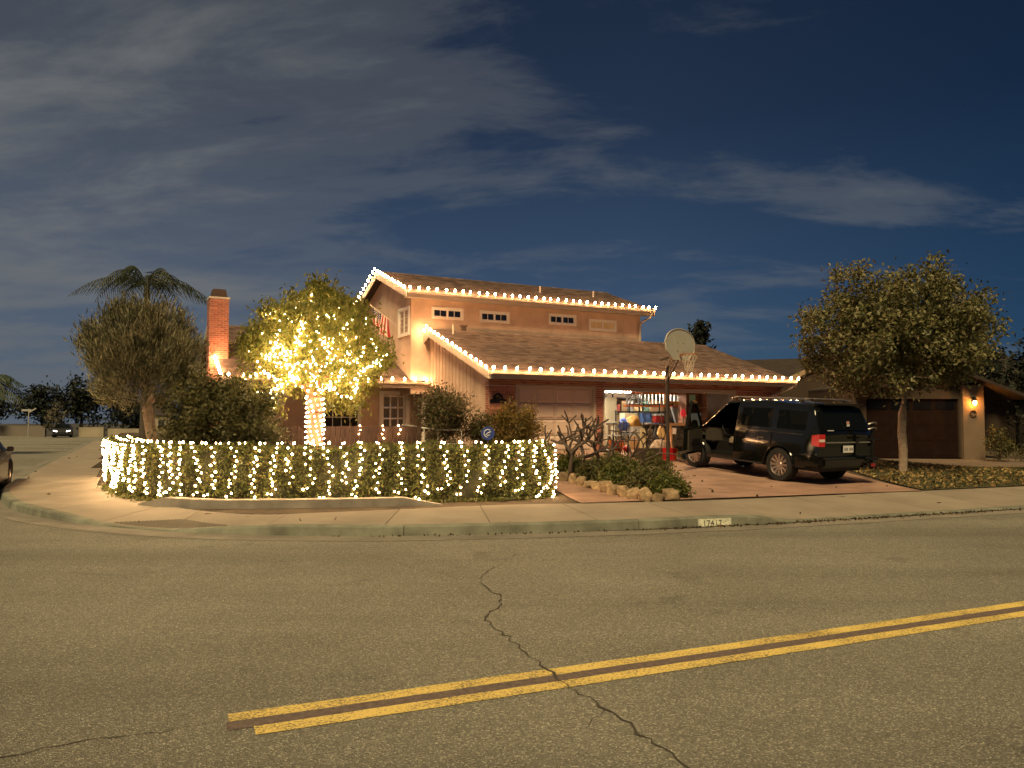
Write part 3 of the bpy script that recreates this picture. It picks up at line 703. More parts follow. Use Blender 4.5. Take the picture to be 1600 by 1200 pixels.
# ================================================================== strings of bulbs along the eaves
bulb_me = MB().lathe([(0,.098),(.014,.094),(.029,.074),(.035,.049),(.03,.022),(.018,.0)], 8).mesh('bulb', True); bulb_me.materials.append(BULB)
sock_me = MB().lathe([(.018,-.04),(.02,0),(.014,.01)], 6).mesh('socket'); sock_me.materials.append(WIRE)
def light_string(label, pts, step, n=Vector((0,-.25,1)), jitter=.12):
    t = tag(empty('light_string', (OX,OY,0), TH), label, 'string lights', 'bulb strings along the eaves')
    pts = [Vector(p) for p in pts]; L_ = 0; q = []
    for a, b in zip(pts, pts[1:]):
        d = b-a; m = max(1, int(round(d.length/step)))
        for k in range(m+(1 if b is pts[-1] else 0)): q.append(a+d*(k/m)+d.normalized()*random.uniform(-jitter,jitter)*step*.5)
    MB().tube([p+Vector((0,0,-.012)) for p in q], .007, 4).build('wire', WIRE, t)
    for p in q:
        d = (n+Vector((random.uniform(-.25,.25),random.uniform(-.2,.2),0))).normalized()
        o = link('bulb', bulb_me, BULB, t, p+d*.03); o.rotation_mode = 'QUATERNION'; o.rotation_quaternion = d.to_track_quat('Z','Y')
    return t
light_string('bulb string along the long gutter over the garage doors', [(.04,-.16,GE+.05),(12.06,-.16,GE+.05)], .37, Vector((0,-.35,1)))
light_string('bulb string along the upper storey gutter', [(-.78,UB-.135,UE+.05),(9.46,UB-.135,UE+.05)], .325)
light_string('bulb string along the eave over the entry door', [(-6.4,WB-.135,WE+.05),(.0,WB-.135,WE+.05)], .40)
def rake(label, a, b0, z0, b1, z1, step): return light_string(label, [(a,b0,z0+.06),(a,b1,z1+.06)], step, Vector((-.35,0,1)))
rake('bulb string up the street-side rake of the garage gable', -.095, .02, GE+.02, GR, zr1+.02, .37)
rake('bulb string down the far rake of the garage gable above the entry roof', -.095, GR+.25, zr1-.07, 7.35, GE+(2*GR-7.35)*S1+.02, .31)
rake('bulb string up the street-side rake of the upper gable', -.905, UB+.02, UE+.02, UR, zr2+.02, .34)
rake('bulb string down the far rake of the upper gable behind the tree', -.905, UR+.22, zr2-.06, 2*UR-UB, UE+.02, .34)
rake('bulb string on the wing rake beside the brick chimney', -6.6, WB+.05, WE+.04, 7.45, WE+(7.45-WB)*S3+.02, .2)

# ================================================================== trees and plants
def skeleton(trunk, targets, step=.28, wob=.05, minidx=2, rise=.12):
    """grow limbs from a trunk to target points, each joining the nearest limb; returns nodes, parents, radii"""
    nodes = [Vector(p) for p in trunk]; par = [-1]+list(range(len(trunk)-1)); top = nodes[-1]
    for T in sorted([Vector(t) for t in targets], key=lambda p: (p-top).length):
        best = min(range(minidx, len(nodes)), key=lambda i: (nodes[i]-T).length+.35*max(0, nodes[i].z-T.z+.1))
        A = nodes[best]; d = T-A; n = max(1, int(d.length/step)); prev = best
        for k in range(1, n+1):
            f = k/n; P = A+d*f+Vector((random.gauss(0,wob),random.gauss(0,wob),random.gauss(0,wob)+rise*d.length*sin(pi*f)*.5))*(1 if k < n else 0)
            nodes.append(P); par.append(prev); prev = len(nodes)-1
    return nodes, par
def radii(nodes, par, tip, base, e=2.2):
    n = len(nodes); acc = [0.]*n; kids = [0]*n
    for p in par:
        if p >= 0: kids[p] += 1
    for i in range(n-1, -1, -1):
        r = tip**e if kids[i] == 0 else acc[i]
        acc[i] = r
        if par[i] >= 0: acc[par[i]] += r
    R = [a**(1/e) for a in acc]; k = math.log(base/tip)/max(1e-6, math.log(R[0]/tip)) if R[0] > tip else 1
    return [tip*(r/tip)**k for r in R]
def limb_mesh(nodes, par, R, mb=None, big=8, small=5):
    mb = mb or MB()
    for i, p in enumerate(par):
        if p < 0: continue
        mb.tube([nodes[p], nodes[i]], [R[p] if R[p] < R[i]*1.8 else R[i]*1.25, R[i]], big if R[i] > .03 else small, cap=R[i] > .02)
    return mb
def ellip_targets(c, r, n, shell=.55, flat=-.6, noise=.18):
    out = []
    while len(out) < n:
        v = Vector((random.gauss(0,1),random.gauss(0,1),random.gauss(0,1))).normalized()
        if v.z < flat: continue
        k = (shell+(1-shell)*random.random())*(1+max(-.2,min(.12,random.gauss(0,noise)*.5)))
        out.append(Vector((c[0]+v.x*r[0]*k, c[1]+v.y*r[1]*k, c[2]+v.z*r[2]*k)))
    return out
def scatter(tips, per, sp, zs=1.):
    T = np.array([tuple(t) for t in tips]); idx = rng.integers(0, len(T), per*len(T))
    w = rng.gamma(2.2, .8, len(T)); w /= w.sum(); idx = rng.choice(len(T), per*len(T), p=w)
    return T[idx]+rng.normal(size=(len(idx),3))*np.array([sp,sp,sp*zs])
def tree(name, label, base, trunk, c, r, ntip, per, sp, L, Wd, leaf_m, bark, tr, tip=.006, cat='tree', bias=(0,0,-.3), shell=.5, flat=-.6, group=None, extra=None, rise=.12, limbk=.62, outward=False, twigs=0):
    B = Vector(base); t = tag(empty(name, B), label, cat, group)
    tg = ellip_targets(c, r, ntip, shell, flat)
    tg += ellip_targets((c[0],c[1],c[2]+.1), [q*1.1 for q in r], twigs, .93, -.3)
    nodes, par = skeleton([Vector(p)-B for p in trunk], [p-B for p in tg], rise=rise)
    R = radii(nodes, par, tip, tr); R = [r if i < len(trunk) else max(tip*.8, r*limbk) for i, r in enumerate(R)]
    limb_mesh(nodes, par, R).build('trunk', bark, t, smooth=True)
    tips = [nodes[i] for i in range(len(nodes)) if R[i] < tip*3.2]
    pts = scatter([p-B for p in tg]+tips, max(1, int(per*ntip/(len(tips)+ntip))), sp)
    if extra is not None: pts = pts[extra(pts)]
    leaves('crown', pts, L, Wd, leaf_m, t, bias=bias, outward=tuple(Vector(c)-B-Vector((0,0,.8))) if outward else None)
    return t, nodes, par, R
LEAF_LIT = mat('leaf_lit_tree', (.16,.17,.04), .5, island=[(.13,.15,.03),(.21,.22,.045),(.32,.30,.075),(.26,.21,.05)], translucent=.55)
LEAF_OLIVE = mat('leaf_olive', (.12,.12,.07), .6, island=[(.06,.06,.03),(.13,.125,.065),(.26,.24,.14),(.16,.14,.07)], translucent=.2)
LEAF_BUSH = mat('leaf_bush', (.06,.06,.02), .5, island=[(0.041,0.043,0.014),(0.088,0.084,0.027),(0.149,0.135,0.047),(0.068,0.061,0.020)], translucent=.25)
LEAF_PEAR = mat('leaf_pear', (.09,.08,.03), .5, island=[(.05,.06,.02),(.11,.115,.04),(.22,.20,.085),(.13,.10,.045)], translucent=.25)
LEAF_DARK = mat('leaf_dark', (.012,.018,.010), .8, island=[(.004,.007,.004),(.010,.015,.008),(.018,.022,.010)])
LEAF_RED = mat('leaf_reddish', (.09,.075,.03), .5, island=[(0.056,0.070,0.022),(0.126,0.119,0.042),(0.182,0.112,0.063),(0.084,0.084,0.035)], translucent=.25)
LEAF_OCHRE = mat('leaf_ochre', (.13,.09,.02), .6, island=[(0.084,0.070,0.021),(0.196,0.140,0.031),(0.280,0.168,0.035),(0.070,0.063,0.028)], translucent=.3)
LEAF_HEDGE = mat('leaf_hedge', (.07,.09,.02), .45, island=[(0.041,0.058,0.012),(0.087,0.112,0.023),(0.152,0.164,0.035),(0.105,0.070,0.023)], translucent=.3)
REDBARK = mat('red_bark', (.25,.10,.05), .8, var=.3, vscale=10, bump=.5, bscale=30)
PALEBARK = mat('pale_bark', (.33,.25,.18), .85, var=.3, vscale=9, bump=.5, bscale=22)

# the tree wound with lights
LB = ground_pt(-4.45, 17.4)
lt, ln_, lp, lr = tree('wrapped_tree', 'rounded leafy tree with trunk and limbs wound in white lights', LB,
   [LB, LB+Vector((.02,0,.5)), LB+Vector((-.02,.02,1.0)), LB+Vector((.0,0,1.45)), LB+Vector((-.03,0,1.8))], (-4.45,17.5,3.1), (1.66,1.55,1.62), 300, 165, .14, .12, .045, LEAF_LIT, REDBARK, .17, tip=.007, bias=(0,0,-.9), flat=-.75, shell=.35, extra=lambda p: ~((p[:,1] < .45) & (np.abs(p[:,0]-.1) < 1.45-.25*np.maximum(0,p[:,2]-2.2)) & (p[:,2] < 3.35-.5*np.abs(p[:,0])) & (rng.random(len(p)) < .72)))
mini_me = MB().lathe([(0,.034),(.012,.029),(.0165,.013),(.012,-.004),(0,-.01)], 7).mesh('bulb', True); mini_me.materials.append(MINI)
mini_v = [Vector(v.co) for v in mini_me.vertices]; mini_f = [tuple(p.vertices) for p in mini_me.polygons]
def mini_bulbs(parent_of, spots, limit, bulk_parent, me=None, em=None):
    """spots: (point, direction, key); the largest ones single, the rest one joined part"""
    me = me or mini_me; em = em or MINI
    order = sorted(range(len(spots)), key=lambda i: spots[i][3]); bulk = MB()
    for n, i in enumerate(order):
        p, d, key, _ = spots[i]; q = Vector(d).to_track_quat('Z','Y')
        if n < limit:
            o = link('bulb', me, em, parent_of(key), Vector(p)); o.scale = [random.uniform(.75,1.2)]*3; o.rotation_mode = 'QUATERNION'; o.rotation_quaternion = q
        else: kk = random.uniform(.75,1.2); bulk.add([Vector(p)+q @ (v*kk) for v in mini_v], mini_f)
    if bulk.v: bulk.build('bulb_cluster', em, bulk_parent, smooth=True, kind='stuff')
tl = tag(empty('tree_lights', LB), 'white mini lights wound round the trunk and limbs of the rounded tree', 'string lights')
spots = []; ang = 0; wire = []
for i, p in enumerate(lp):
    if p < 0: continue
    A, Bp = ln_[p], ln_[i]; d = Bp-A; Ls = d.length
    if Bp.z > 4.35-.5*abs(Bp.x) or Bp.y > .45: continue
    x = d.cross(Vector((.2,.9,.1))).normalized(); y = d.normalized().cross(x); rr = (lr[i]+lr[p])/2 if lr[p] < 1.8*lr[i] else lr[i]
    if rr > .1: m = int(Ls/.10*2*pi*rr/.13)
    elif rr > .03: m = int(Ls/.06)
    elif rr > .0075: m = int(Ls/.05+random.random())
    else: m = int(Ls/.115+random.random())
    for k in range(m):
        f = (k+.5)/m; ang += .13/(rr+.02); o = x*cos(ang)+y*sin(ang)
        P = A+d*f+o*(rr+.022); spots.append((P, (o+Vector((0,0,.4))).normalized(), 0, P.y+random.random()*.6))
        if k % 2 == 0: wire.append(P-o*.016)
print('tree spots', len(spots))
spots = random.sample(spots, min(len(spots), 1050))
print('tree bulbs', len(spots))
tree_me = mini_me.copy(); tree_me.materials.clear(); tree_me.materials.append(TREEB)
mini_bulbs(lambda k: tl, spots, 300, tl, tree_me, TREEB)
mb = MB()
for a, b in zip(wire, wire[1:]):
    if (a-b).length < .45: mb.tube([a, b], .004, 3, cap=False)
mb.build('wire', WIRE, tl, kind='stuff')

# olive-like tree at the corner, palm behind it
OB = ground_pt(-8.15, 17.4)
tree('olive_tree', 'fine-leaved grey-green tree with pale forked trunk behind the hedge corner', OB, [OB, OB+Vector((.06,0,.6)), OB+Vector((-.05,.02,1.15)), OB+Vector((-.12,0,1.6))], (-8.42,17.5,3.18), (1.42,1.35,1.33), 280, 120, .12, .15, .026, LEAF_OLIVE, PALEBARK, .12, tip=.006, bias=(0,0,.3), flat=-.9, shell=.3, outward=True)
def bush(name, label, c, r, ntip, per, sp, L, Wd, m, base=None, cat='shrub', bias=(0,0,.2), flat=-.95, shell=.35, tr=.05, group=None):
    B = ground_pt(c[0], c[1]) if base is None else Vector(base)
    return tree(name, label, B, [B, B+Vector((0,0,.12)), B+Vector((.02,0,.25)), B+Vector((0,.02,.4))], c, r, ntip, per, sp, L, Wd, m, BARK, tr, tip=.005, cat=cat, bias=bias, flat=flat, shell=shell, group=group)
bush('large_shrub', 'broad dark shrub between the olive tree and the wrapped tree', (-6.25,16.7,1.62), (1.42,.9,1.05), 170, 150, .13, .085, .038, LEAF_BUSH)
bush('garden_shrub', 'upright reddish-leaved shrub before the garage gable wall', (-1.72,20.1,1.82), (.76,.7,.9), 80, 120, .12, .085, .034, LEAF_RED)
bush('ochre_shrub', 'yellowing shrub against the brick pier', (.05,20.3,1.45), (.70,.5,.75), 80, 120, .11, .075, .03, LEAF_OCHRE)
bush('low_shrub', 'low dark shrub at the foot of the gable wall', (-.75,20.5,1.35), (.45,.4,.62), 40, 110, .1, .07, .03, LEAF_BUSH)
for (x, y, r, h, lab) in ((-3.5,16.4,.5,.42,'strappy plant in the bed right of the wrapped trunk'),(-2.6,17.2,.45,.55,'strappy plant below the white handrail'),(-4.9,16.2,.45,.42,'strappy plant left of the wrapped trunk')):
    t = tag(empty('strap_plant', ground_pt(x, y)), lab, 'plant', 'strappy plants behind the hedge'); mb = MB()
    for k in range(70):
        a = random.random()*2*pi; l = random.uniform(.5,1)*(h+.35); o = Vector((cos(a),sin(a),0)); s = Vector((-o.y,o.x,0))*.016; b = o*random.random()*.15
        pts = [b, b+o*l*.25+Vector((0,0,l*.7)), b+o*l*.55+Vector((0,0,l*.95)), b+o*l*.85+Vector((0,0,l*.8))]
        mb.grid([[p-s*(1-i*.28), p+s*(1-i*.28)] for i, p in enumerate(pts)])
    mb.build('foliage', LEAF_HEDGE, t, smooth=True)

# clipped hedge following the corner
HP = [(.78,15.35),(.45,14.75),(-.1,14.5),(-1.2,14.15),(-2.75,13.75),(-4.45,13.52),(-5.5,13.65),(-6.8,14.4),(-7.7,15.3),(-8.5,16.5),(-9.4,18.0),(-10.3,19.7),(-11.2,21.4)]
HC = catmull(HP, 8); HL = [0]
for a, b in zip(HC, HC[1:]): HL.append(HL[-1]+float(np.hypot(*(b-a))))
HTOT = HL[-1]
def hpath(s):
    s = max(0, min(HTOT-1e-4, s)); i = max(k for k in range(len(HL)) if HL[k] <= s); i = min(i, len(HC)-2); f = (s-HL[i])/(HL[i+1]-HL[i]); p = HC[i]*(1-f)+HC[i+1]*f; d = HC[i+1]-HC[i]; d = d/np.hypot(*d)
    n = Vector((-d[1], d[0], 0))             # outward: towards the street
    return Vector((p[0], p[1], 0)), n, Vector((d[0], d[1], 0))
HW, HH, HB = .72, 1.03, .19                  # width, height, foot level
hedge = tag(empty('hedge', (0,0,0)), 'clipped green hedge curving round the corner hung with light strands', 'hedge')
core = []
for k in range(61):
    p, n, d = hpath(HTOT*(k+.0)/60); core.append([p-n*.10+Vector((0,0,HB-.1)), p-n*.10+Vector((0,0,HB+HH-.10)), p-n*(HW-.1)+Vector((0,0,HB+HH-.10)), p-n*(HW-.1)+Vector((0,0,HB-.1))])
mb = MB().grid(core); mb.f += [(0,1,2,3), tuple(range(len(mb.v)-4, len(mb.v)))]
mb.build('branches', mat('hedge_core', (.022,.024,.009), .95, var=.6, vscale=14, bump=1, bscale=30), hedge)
pts = []
def bulge(s, z): return .05*sin(s*2.1+z*3)+.04*sin(s*5.3+1.3*z)+.03*sin(s*11+z*7)
N_ = 30000
for k in range(N_):
    s = random.random()**1.15*HTOT; p, n, d = hpath(s); u = random.random(); q = abs(random.gauss(0,.055))
    if u < .56: z = random.random()*HH; P = p+n*(bulge(s,z)-q)+Vector((0,0,HB+z))
    elif u < .84: w = random.random()*HW; P = p-n*w+Vector((0,0,HB+HH+bulge(s,w)*.7-q))
    elif u < .96: z = random.random()*HH; P = p-n*(HW-q)+Vector((0,0,HB+z))
    else:
        p, n, d = hpath(0); P = p-n*random.random()*HW-d*(bulge(0,random.random())-q)+Vector((0,0,HB+random.random()*HH))
    pts.append(P)
leaves('foliage', pts, .062, .032, LEAF_HEDGE, hedge, fold=.3)
# trailing growth at the foot
pts = []
for k in range(2600):
    s = random.random()*HTOT*.75; p, n, d = hpath(s); P = p+n*abs(random.gauss(0,.09)); P.z = zg(P.x,P.y) if zg(P.x,P.y) > 0 else .17; P.z = max(P.z,.17)+.02+.05*random.random(); pts.append(P)
leaves('trailing_growth', pts, .055, .025, LEAF_HEDGE, hedge)
# light strands draped over the hedge
hl = tag(empty('hedge_lights', (0,0,0)), 'warm white light strands hanging down the clipped hedge', 'string lights'); spots = []; strands = {}
s = .06; key = 0
while s < HTOT-.1:
    p, n, d = hpath(s); key += 1; L_ = random.uniform(.74,.98); w = []; zt = HB+HH
    st_pts = []
    for k in range(2): st_pts.append((p-n*(HW*(.62-.40*k))+d*random.uniform(-.03,.03)+Vector((0,0,zt+.03)), (0,0,1)))
    z = zt-.03; sd_ = 1
    while z > zt-L_:
        st_pts.append((p+n*(bulge(s,z-HB)+.035)+d*(sd_*random.uniform(.0,.06)+.05*sin(z*5+key))+Vector((0,0,z)), n+Vector((0,0,.3)))); z -= random.choice((.045,.06,.07,.085,.11)); sd_ = -sd_
    if random.random() < .5:                 # hooks away to the side at its foot
        for k in range(2): st_pts.append((p+n*(bulge(s,.1)+.035)+d*(.06+.07*k)+Vector((0,0,z+random.uniform(-.03,.03))), n))
    so = MB().tube([a for a, _ in st_pts], .0035, 3).build('strand', WIRE, hl); strands[key] = so
    for a, dr in st_pts: spots.append((a, dr, key, a.y-1.5*(a.z < zt)))
    s += random.uniform(.27,.42) if s < HTOT*.55 else random.uniform(.26,.40)
print('hedge bulbs', len(spots))
mini_bulbs(lambda k: strands[k], spots, 300, hl)
# low retaining edge in front of the hedge
we = []; 
for k in range(25):
    s = HTOT*(.155+.33*k/24); p, n, d = hpath(s); e = .14*min(1, min(k, 24-k)/3)
    Q = p+n*.32; we.append([Q+n*.0+Vector((0,0,.1)), Q+Vector((0,0,.17+e)), Q-n*.10+Vector((0,0,.172+e)), Q-n*.34+Vector((0,0,.165+e)), Q-n*.34+Vector((0,0,.1))])
tag(MB().grid(we).build('planter_edge', mat('planter_concrete', (.26,.23,.19), .9, var=.3, vscale=2, bump=.4, bscale=30)), 'low curved concrete edging under the hedge', 'edging')

# a second short run of strands on the inner garden fence
fence = tag(empty('picket_fence', ground_pt(-4.2,18.6)), 'brown board fence behind the wrapped tree trunk', 'fence')
for k in range(34): MB().bx(-1.9+k*.115,-1.9+k*.115+.108,-.012,.012,.1,1.0+.01*random.random()).build('board', WOODD, fence)
for z in (.3,.85): MB().bx(-1.92,2.02,.013,.05,z,z+.08).build('rail', WOODD, fence)
il = tag(empty('fence_lights', ground_pt(-4.2,18.55)), 'short vertical light strands hung on the brown board fence', 'string lights')
spots = []; ks = {}
for q, x in enumerate((-1.75,-.6,.55,1.1,1.5)):
    sp_ = [(Vector((x+random.uniform(-.03,.03),-.05,1.02-.1*k)), (0,-1,.2)) for k in range(random.randint(3,5))]
    ks[q] = MB().tube([a for a, _ in sp_], .0035, 3).build('strand', WIRE, il)
    for a, dr in sp_: spots.append((a, dr, q, 0))
mini_bulbs(lambda k: ks[k], spots, 300, il)
# white metal handrail by the entry
hr = tag(empty('handrail', ground_pt(-2.3,19.6)), 'white metal handrail beside the entry steps', 'handrail')
for seg in ([(-.5,0,1.0),(.4,.15,.86),(1.0,.25,.86)],[(-.5,0,.62),(.4,.15,.5),(1.0,.25,.5)]): MB().tube(seg,.016,6).build('rail', WHITE, hr, smooth=True)
for x, y, z in ((-.5,0,1.0),(.05,.09,.92),(.4,.15,.86),(1.0,.25,.86)): MB().tube([(x,y,0),(x,y,z)],.014,6).build('post', WHITE, hr, smooth=True)
# round blue security sign on a stake
sg = tag(empty('yard_sign', ground_pt(-.56,17.9)), 'round blue yard sign on a stake by the brick pier', 'sign')
MB().tube([(0,0,0),(0,0,.90)],.012,6).build('stake', STEEL, sg)
MB().lathe([(0,-.012),(.155,-.012),(.16,0),(.155,.012),(0,.012)], 24, Matrix.Translation((0,-.02,1.04)) @ Matrix.Rotation(pi/2,4,'X')).build('disc', mat('sign_blue', (.035,.06,.24), .4), sg, smooth=True)
MB().tube([(.09*cos(t)-.0,-.036,1.04+.09*sin(t)) for t in np.linspace(.9,4.6,12)],.010,5).tube([(-.05,-.036,1.0),(0,-.036,1.05),(.07,-.036,1.08)],.012,5).tube([(-.02,-.036,.98),(.05,-.036,1.01)],.009,5).build('emblem', mat('sign_white', (.7,.7,.7), .5), sg)

# leafless forking tree in the rock bed
def bare(name, label, base, stems, m):
    B = Vector(base); t = tag(empty(name, B), label, 'tree'); mb = MB()
    def grow(p, d, r, lvl):
        L_ = random.uniform(.40,.62)*(1 if lvl else 1.1)*(.85**lvl); pts = [p]; rr = [r]; cur = d.copy()
        for k in range(4):
            cur = (cur+Vector((random.gauss(0,.14),random.gauss(0,.14),random.gauss(.03,.12)))).normalized(); pts.append(pts[-1]+cur*L_/4); rr.append(r*(1-.07*(k+1)))
        mb.tube(pts, [q*1.15 for q in rr], 7)
        if lvl >= 3 or (lvl == 2 and random.random() < .25): return
        nb = random.choice((2,2,3))
        ax0 = random.random()*2*pi
        for k in range(nb):
            x = cur.cross(Vector((.3,.2,.9))).normalized(); y = cur.cross(x); a = ax0+2*pi*k/nb
            nd = (cur*.75+(x*cos(a)+y*sin(a))*random.uniform(.6,.95)+Vector((0,0,.12))).normalized(); grow(pts[-1], nd, r*.78, lvl+1)
    for sp_, d, r in stems: grow(Vector(sp_), Vector(d).normalized(), r, 0)
    mb.build('branches', m, t, smooth=True); return t
BAREM = mat('bare_bark', (.085,.062,.048), .85, var=.35, vscale=12, bump=.5, bscale=30)
random.seed(23)
bare('bare_frangipani', 'leafless forking tree with stubby branches in the rock-edged bed', ground_pt(1.35,17.9), [((0,0,-.05),(-.35,0,1),.05),((.1,.1,-.05),(.45,.1,1),.05),((-.15,.1,-.05),(-.7,.15,.8),.04),((.25,0,-.05),(.9,-.05,.7),.036),((.0,.2,-.05),(.1,.3,1),.04)], BAREM)
bare('bare_bush', 'low tangle of leafless branches beside the open garage door', ground_pt(2.6,18.7), [((0,0,-.05),(.3,0,1),.03),((-.1,0,-.05),(-.5,0,.7),.028),((.2,0,-.05),(.7,.1,.6),.026)], BAREM)
random.seed(31)
# planting and stones of the rock-edged bed
RK = [(1.02,18.4),(1.2,17.75),(1.38,17.3),(1.52,16.95),(1.68,16.6),(1.82,16.25),(1.95,15.85),(2.06,15.45),(2.18,15.05),(2.32,14.72),(2.5,14.5),(2.75,14.5),(3.02,14.68)]
ROCK = mat('garden_rock', (.25,.175,.10), .9, var=.5, vscale=6, bump=1, bscale=12, objrand=.4)
for k, (x, y) in enumerate(RK):
    bm = bmesh.new(); bmesh.ops.create_icosphere(bm, subdivisions=3, radius=1)
    sx, sy, sz = random.uniform(.12,.21), random.uniform(.10,.15), random.uniform(.10,.18); off = Vector((random.random()*9,random.random()*9,0))
    from mathutils import noise as mn
    for v in bm.verts:
        f = 1+.5*mn.noise(v.co*1.1+off)+.22*mn.noise(v.co*2.7+off); c_ = Vector((v.co.x*sx*f, v.co.y*sy*f, v.co.z*sz*f)); 
        c_.x = max(-sx*.8, min(sx*.8, c_.x)); c_.y = max(-sy*.8, c_.y); c_.z = min(sz*.8, c_.z); v.co = c_
    me = bpy.data.meshes.new('border_rock'); bm.to_mesh(me); bm.free(); me.polygons.foreach_set('use_smooth', [True]*len(me.polygons))
    o = link('border_rock', me, ROCK, None, ground_pt(x, y, sz*.55)); o.rotation_euler = (random.uniform(-.25,.25),random.uniform(-.35,.35),random.uniform(-.6,1.2))
    tag(o, 'tan boulder in the row edging the planting bed', 'rock', 'boulders edging the bed')
for q, (x, y, rx, rz, lab) in enumerate(((1.45,18.3,.42,.42,'leafy ground shrub at the back of the rock bed'),(1.9,17.3,.42,.40,'leafy ground shrub behind the tall boulders'),(2.3,16.3,.45,.40,'dense green ground shrub mid rock bed'),(2.75,15.6,.42,.34,'dense green ground shrub over the low boulders'),(3.1,15.1,.34,.26,'grey-green ground shrub at the street corner of the rock bed'),(3.05,16.6,.42,.34,'thin ground shrub on the driveway side of the rock bed'),(2.5,19.6,.6,.32,'low plants between bed and open garage'),(3.6,19.9,.5,.22,'low strip of plants under the basketball pole'))):
    z = zg(x, y); bush('ground_shrub', lab, (x,y,z+rz*.5), (rx,rx*.8,rz*.75), 60, 85, .085, .085, .032, LEAF_BUSH if q % 2 else LEAF_HEDGE, cat='shrub', tr=.02, bias=(0,0,.4), group='plants of the rock bed')

# street tree on the lawn
PB = ground_pt(10.75, 21.2)
tree('street_tree', 'round-crowned tree with pale trunk on the leaf-strewn lawn', PB, [PB, PB+Vector((.02,0,.55)), PB+Vector((0,.02,1.1)), PB+Vector((.02,0,1.62))], (10.68,21.3,3.88), (2.3,2.25,1.85), 280, 140, .18, .12, .062, LEAF_PEAR, PALEBARK, .11, tip=.006, bias=(0,0,-.5), flat=-.8, shell=.4, rise=.05, twigs=46)
# dark trees behind
def dark_tree(name, label, x, y, h, r, n, per, sp, L, cone=False, group='dark trees beyond the houses', m=LEAF_DARK):
    t = tag(empty(name, (x,y,0)), label, 'tree', group); tips = []
    if cone:
        for k in range(n):
            f = random.random()**.7; z = h*(.12+.86*f); rr = r*(1-f)*random.uniform(.5,1.05)+.1; a = random.random()*2*pi; tips.append((rr*cos(a), rr*sin(a), z))
    else:
        for p in ellip_targets((0,0,h*.58), (r,r,h*.42), n, .3, -.95, .3): tips.append(tuple(p))
    MB().tube([(0,0,-.1),(0,0,h*.35),(.1,0,h*.75)], [.03*h,.02*h,.006*h], 6).build('trunk', mat('dark_bark', (.02,.017,.013), .9), t)
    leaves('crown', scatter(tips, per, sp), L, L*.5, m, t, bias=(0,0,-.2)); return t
dark_tree('conifer', 'dark pointed conifer rising behind the garage roof', 10.9, 44, 7.2, 1.15, 70, 60, .22, .3, True)
dark_tree('conifer', 'smaller dark conifer at the left of the backboard', 9.85, 45, 6.6, .5, 40, 50, .16, .25, True)
dark_tree('broad_tree', 'dark broad tree behind the street tree', 18.6, 33.0, 7.6, 2.3, 70, 60, .28, .2)
dark_tree('broad_tree', 'dark broad tree over the roof of the house next door', 22.8, 34.5, 6.0, 2.6, 60, 60, .3, .24)
dark_tree('broad_tree', 'dark tall shrub beyond the porch pillar next door', 19.4, 27.6, 2.6, .8, 40, 60, .2, .16)
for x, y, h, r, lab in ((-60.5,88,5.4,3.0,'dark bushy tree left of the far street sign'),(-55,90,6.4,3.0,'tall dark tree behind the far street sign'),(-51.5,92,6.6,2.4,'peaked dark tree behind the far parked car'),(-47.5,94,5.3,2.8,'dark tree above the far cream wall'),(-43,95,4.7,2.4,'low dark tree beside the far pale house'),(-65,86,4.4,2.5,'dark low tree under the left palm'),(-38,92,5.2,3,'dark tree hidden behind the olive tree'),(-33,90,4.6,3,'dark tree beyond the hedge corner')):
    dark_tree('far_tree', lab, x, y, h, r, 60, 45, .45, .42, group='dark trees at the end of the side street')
dark_tree('flowering_tree', 'small pale-leaved tree behind the far parked car', -49.2, 83, 3.6, 1.3, 26, 22, .2, .3, m=mat('leaf_pale', (.10,.09,.06), .8, island=[(.05,.05,.03),(.16,.14,.09)]))
# palms
def palm(label, x, y, h, n, L, m, drop=.55, wseg=26):
    t = tag(empty('palm_tree', (x,y,zg(x,y) if abs(x) < 30 else 0)), label, 'tree', 'palms'); 
    MB().tube([(0,0,-.1),(.05,0,h*.5),(0,0,h)], [.2,.15,.13], 9).build('trunk', mat('palm_bark', (.07,.055,.04), .9, bump=.8, bscale=9), t, smooth=True)
    mb = MB(); rb = MB()
    for k in range(n):
        a = 2*pi*k/n+random.uniform(-.2,.2); e = (.35,.75,1.15,.55,.95)[k % 5]+random.uniform(-.12,.12); o = Vector((cos(a),sin(a),0)); pts = []
        for i in range(wseg+1):
            f = i/wseg; pts.append(Vector((0,0,h))+o*L*(f*cos(e)*.95+.05*f)+Vector((0,0,L*(f*sin(e)-drop*f*f*(1.15 if e > .5 else .9)))))
        rb.tube(pts[::3]+[pts[-1]], [.028*(1-.8*i/(len(pts[::3]))) for i in range(len(pts[::3])+1)], 4)
        sdv = Vector((-o.y,o.x,0))
        for i in range(3, wseg+1):
            f = i/wseg; l = L*.30*(sin(pi*min(1,f*.85+.12)))
            for sg_ in (-1,1):
                for sub in (0,):
                    p = pts[i-1].lerp(pts[i], sub); d = (sdv*sg_*.75+(pts[i]-pts[i-1]).normalized()*.5+Vector((0,0,-.55+random.gauss(0,.12)))).normalized()
                    w = (pts[i]-pts[i-1]).normalized()*.026; mb.add([p-w,p+w,p+d*l*.6+w*.8+Vector((0,0,-.02)),p+d*l+Vector((0,0,-l*.18)),p+d*l*.6-w*.8+Vector((0,0,-.02))], [(0,1,2,4),(4,2,3)])
    rb.build('rachis', mat('palm_rachis', (.05,.05,.02), .7), t); mb.build('frond', m, t)
PALM = mat('palm_leaf', (.018,.028,.012), .55, island=[(.010,.016,.007),(.022,.032,.013),(.035,.042,.018)])
random.seed(5)
palm('tall palm rising behind the olive tree', -17.0, 35.5, 7.2, 13, 3.7, PALM, drop=.78)
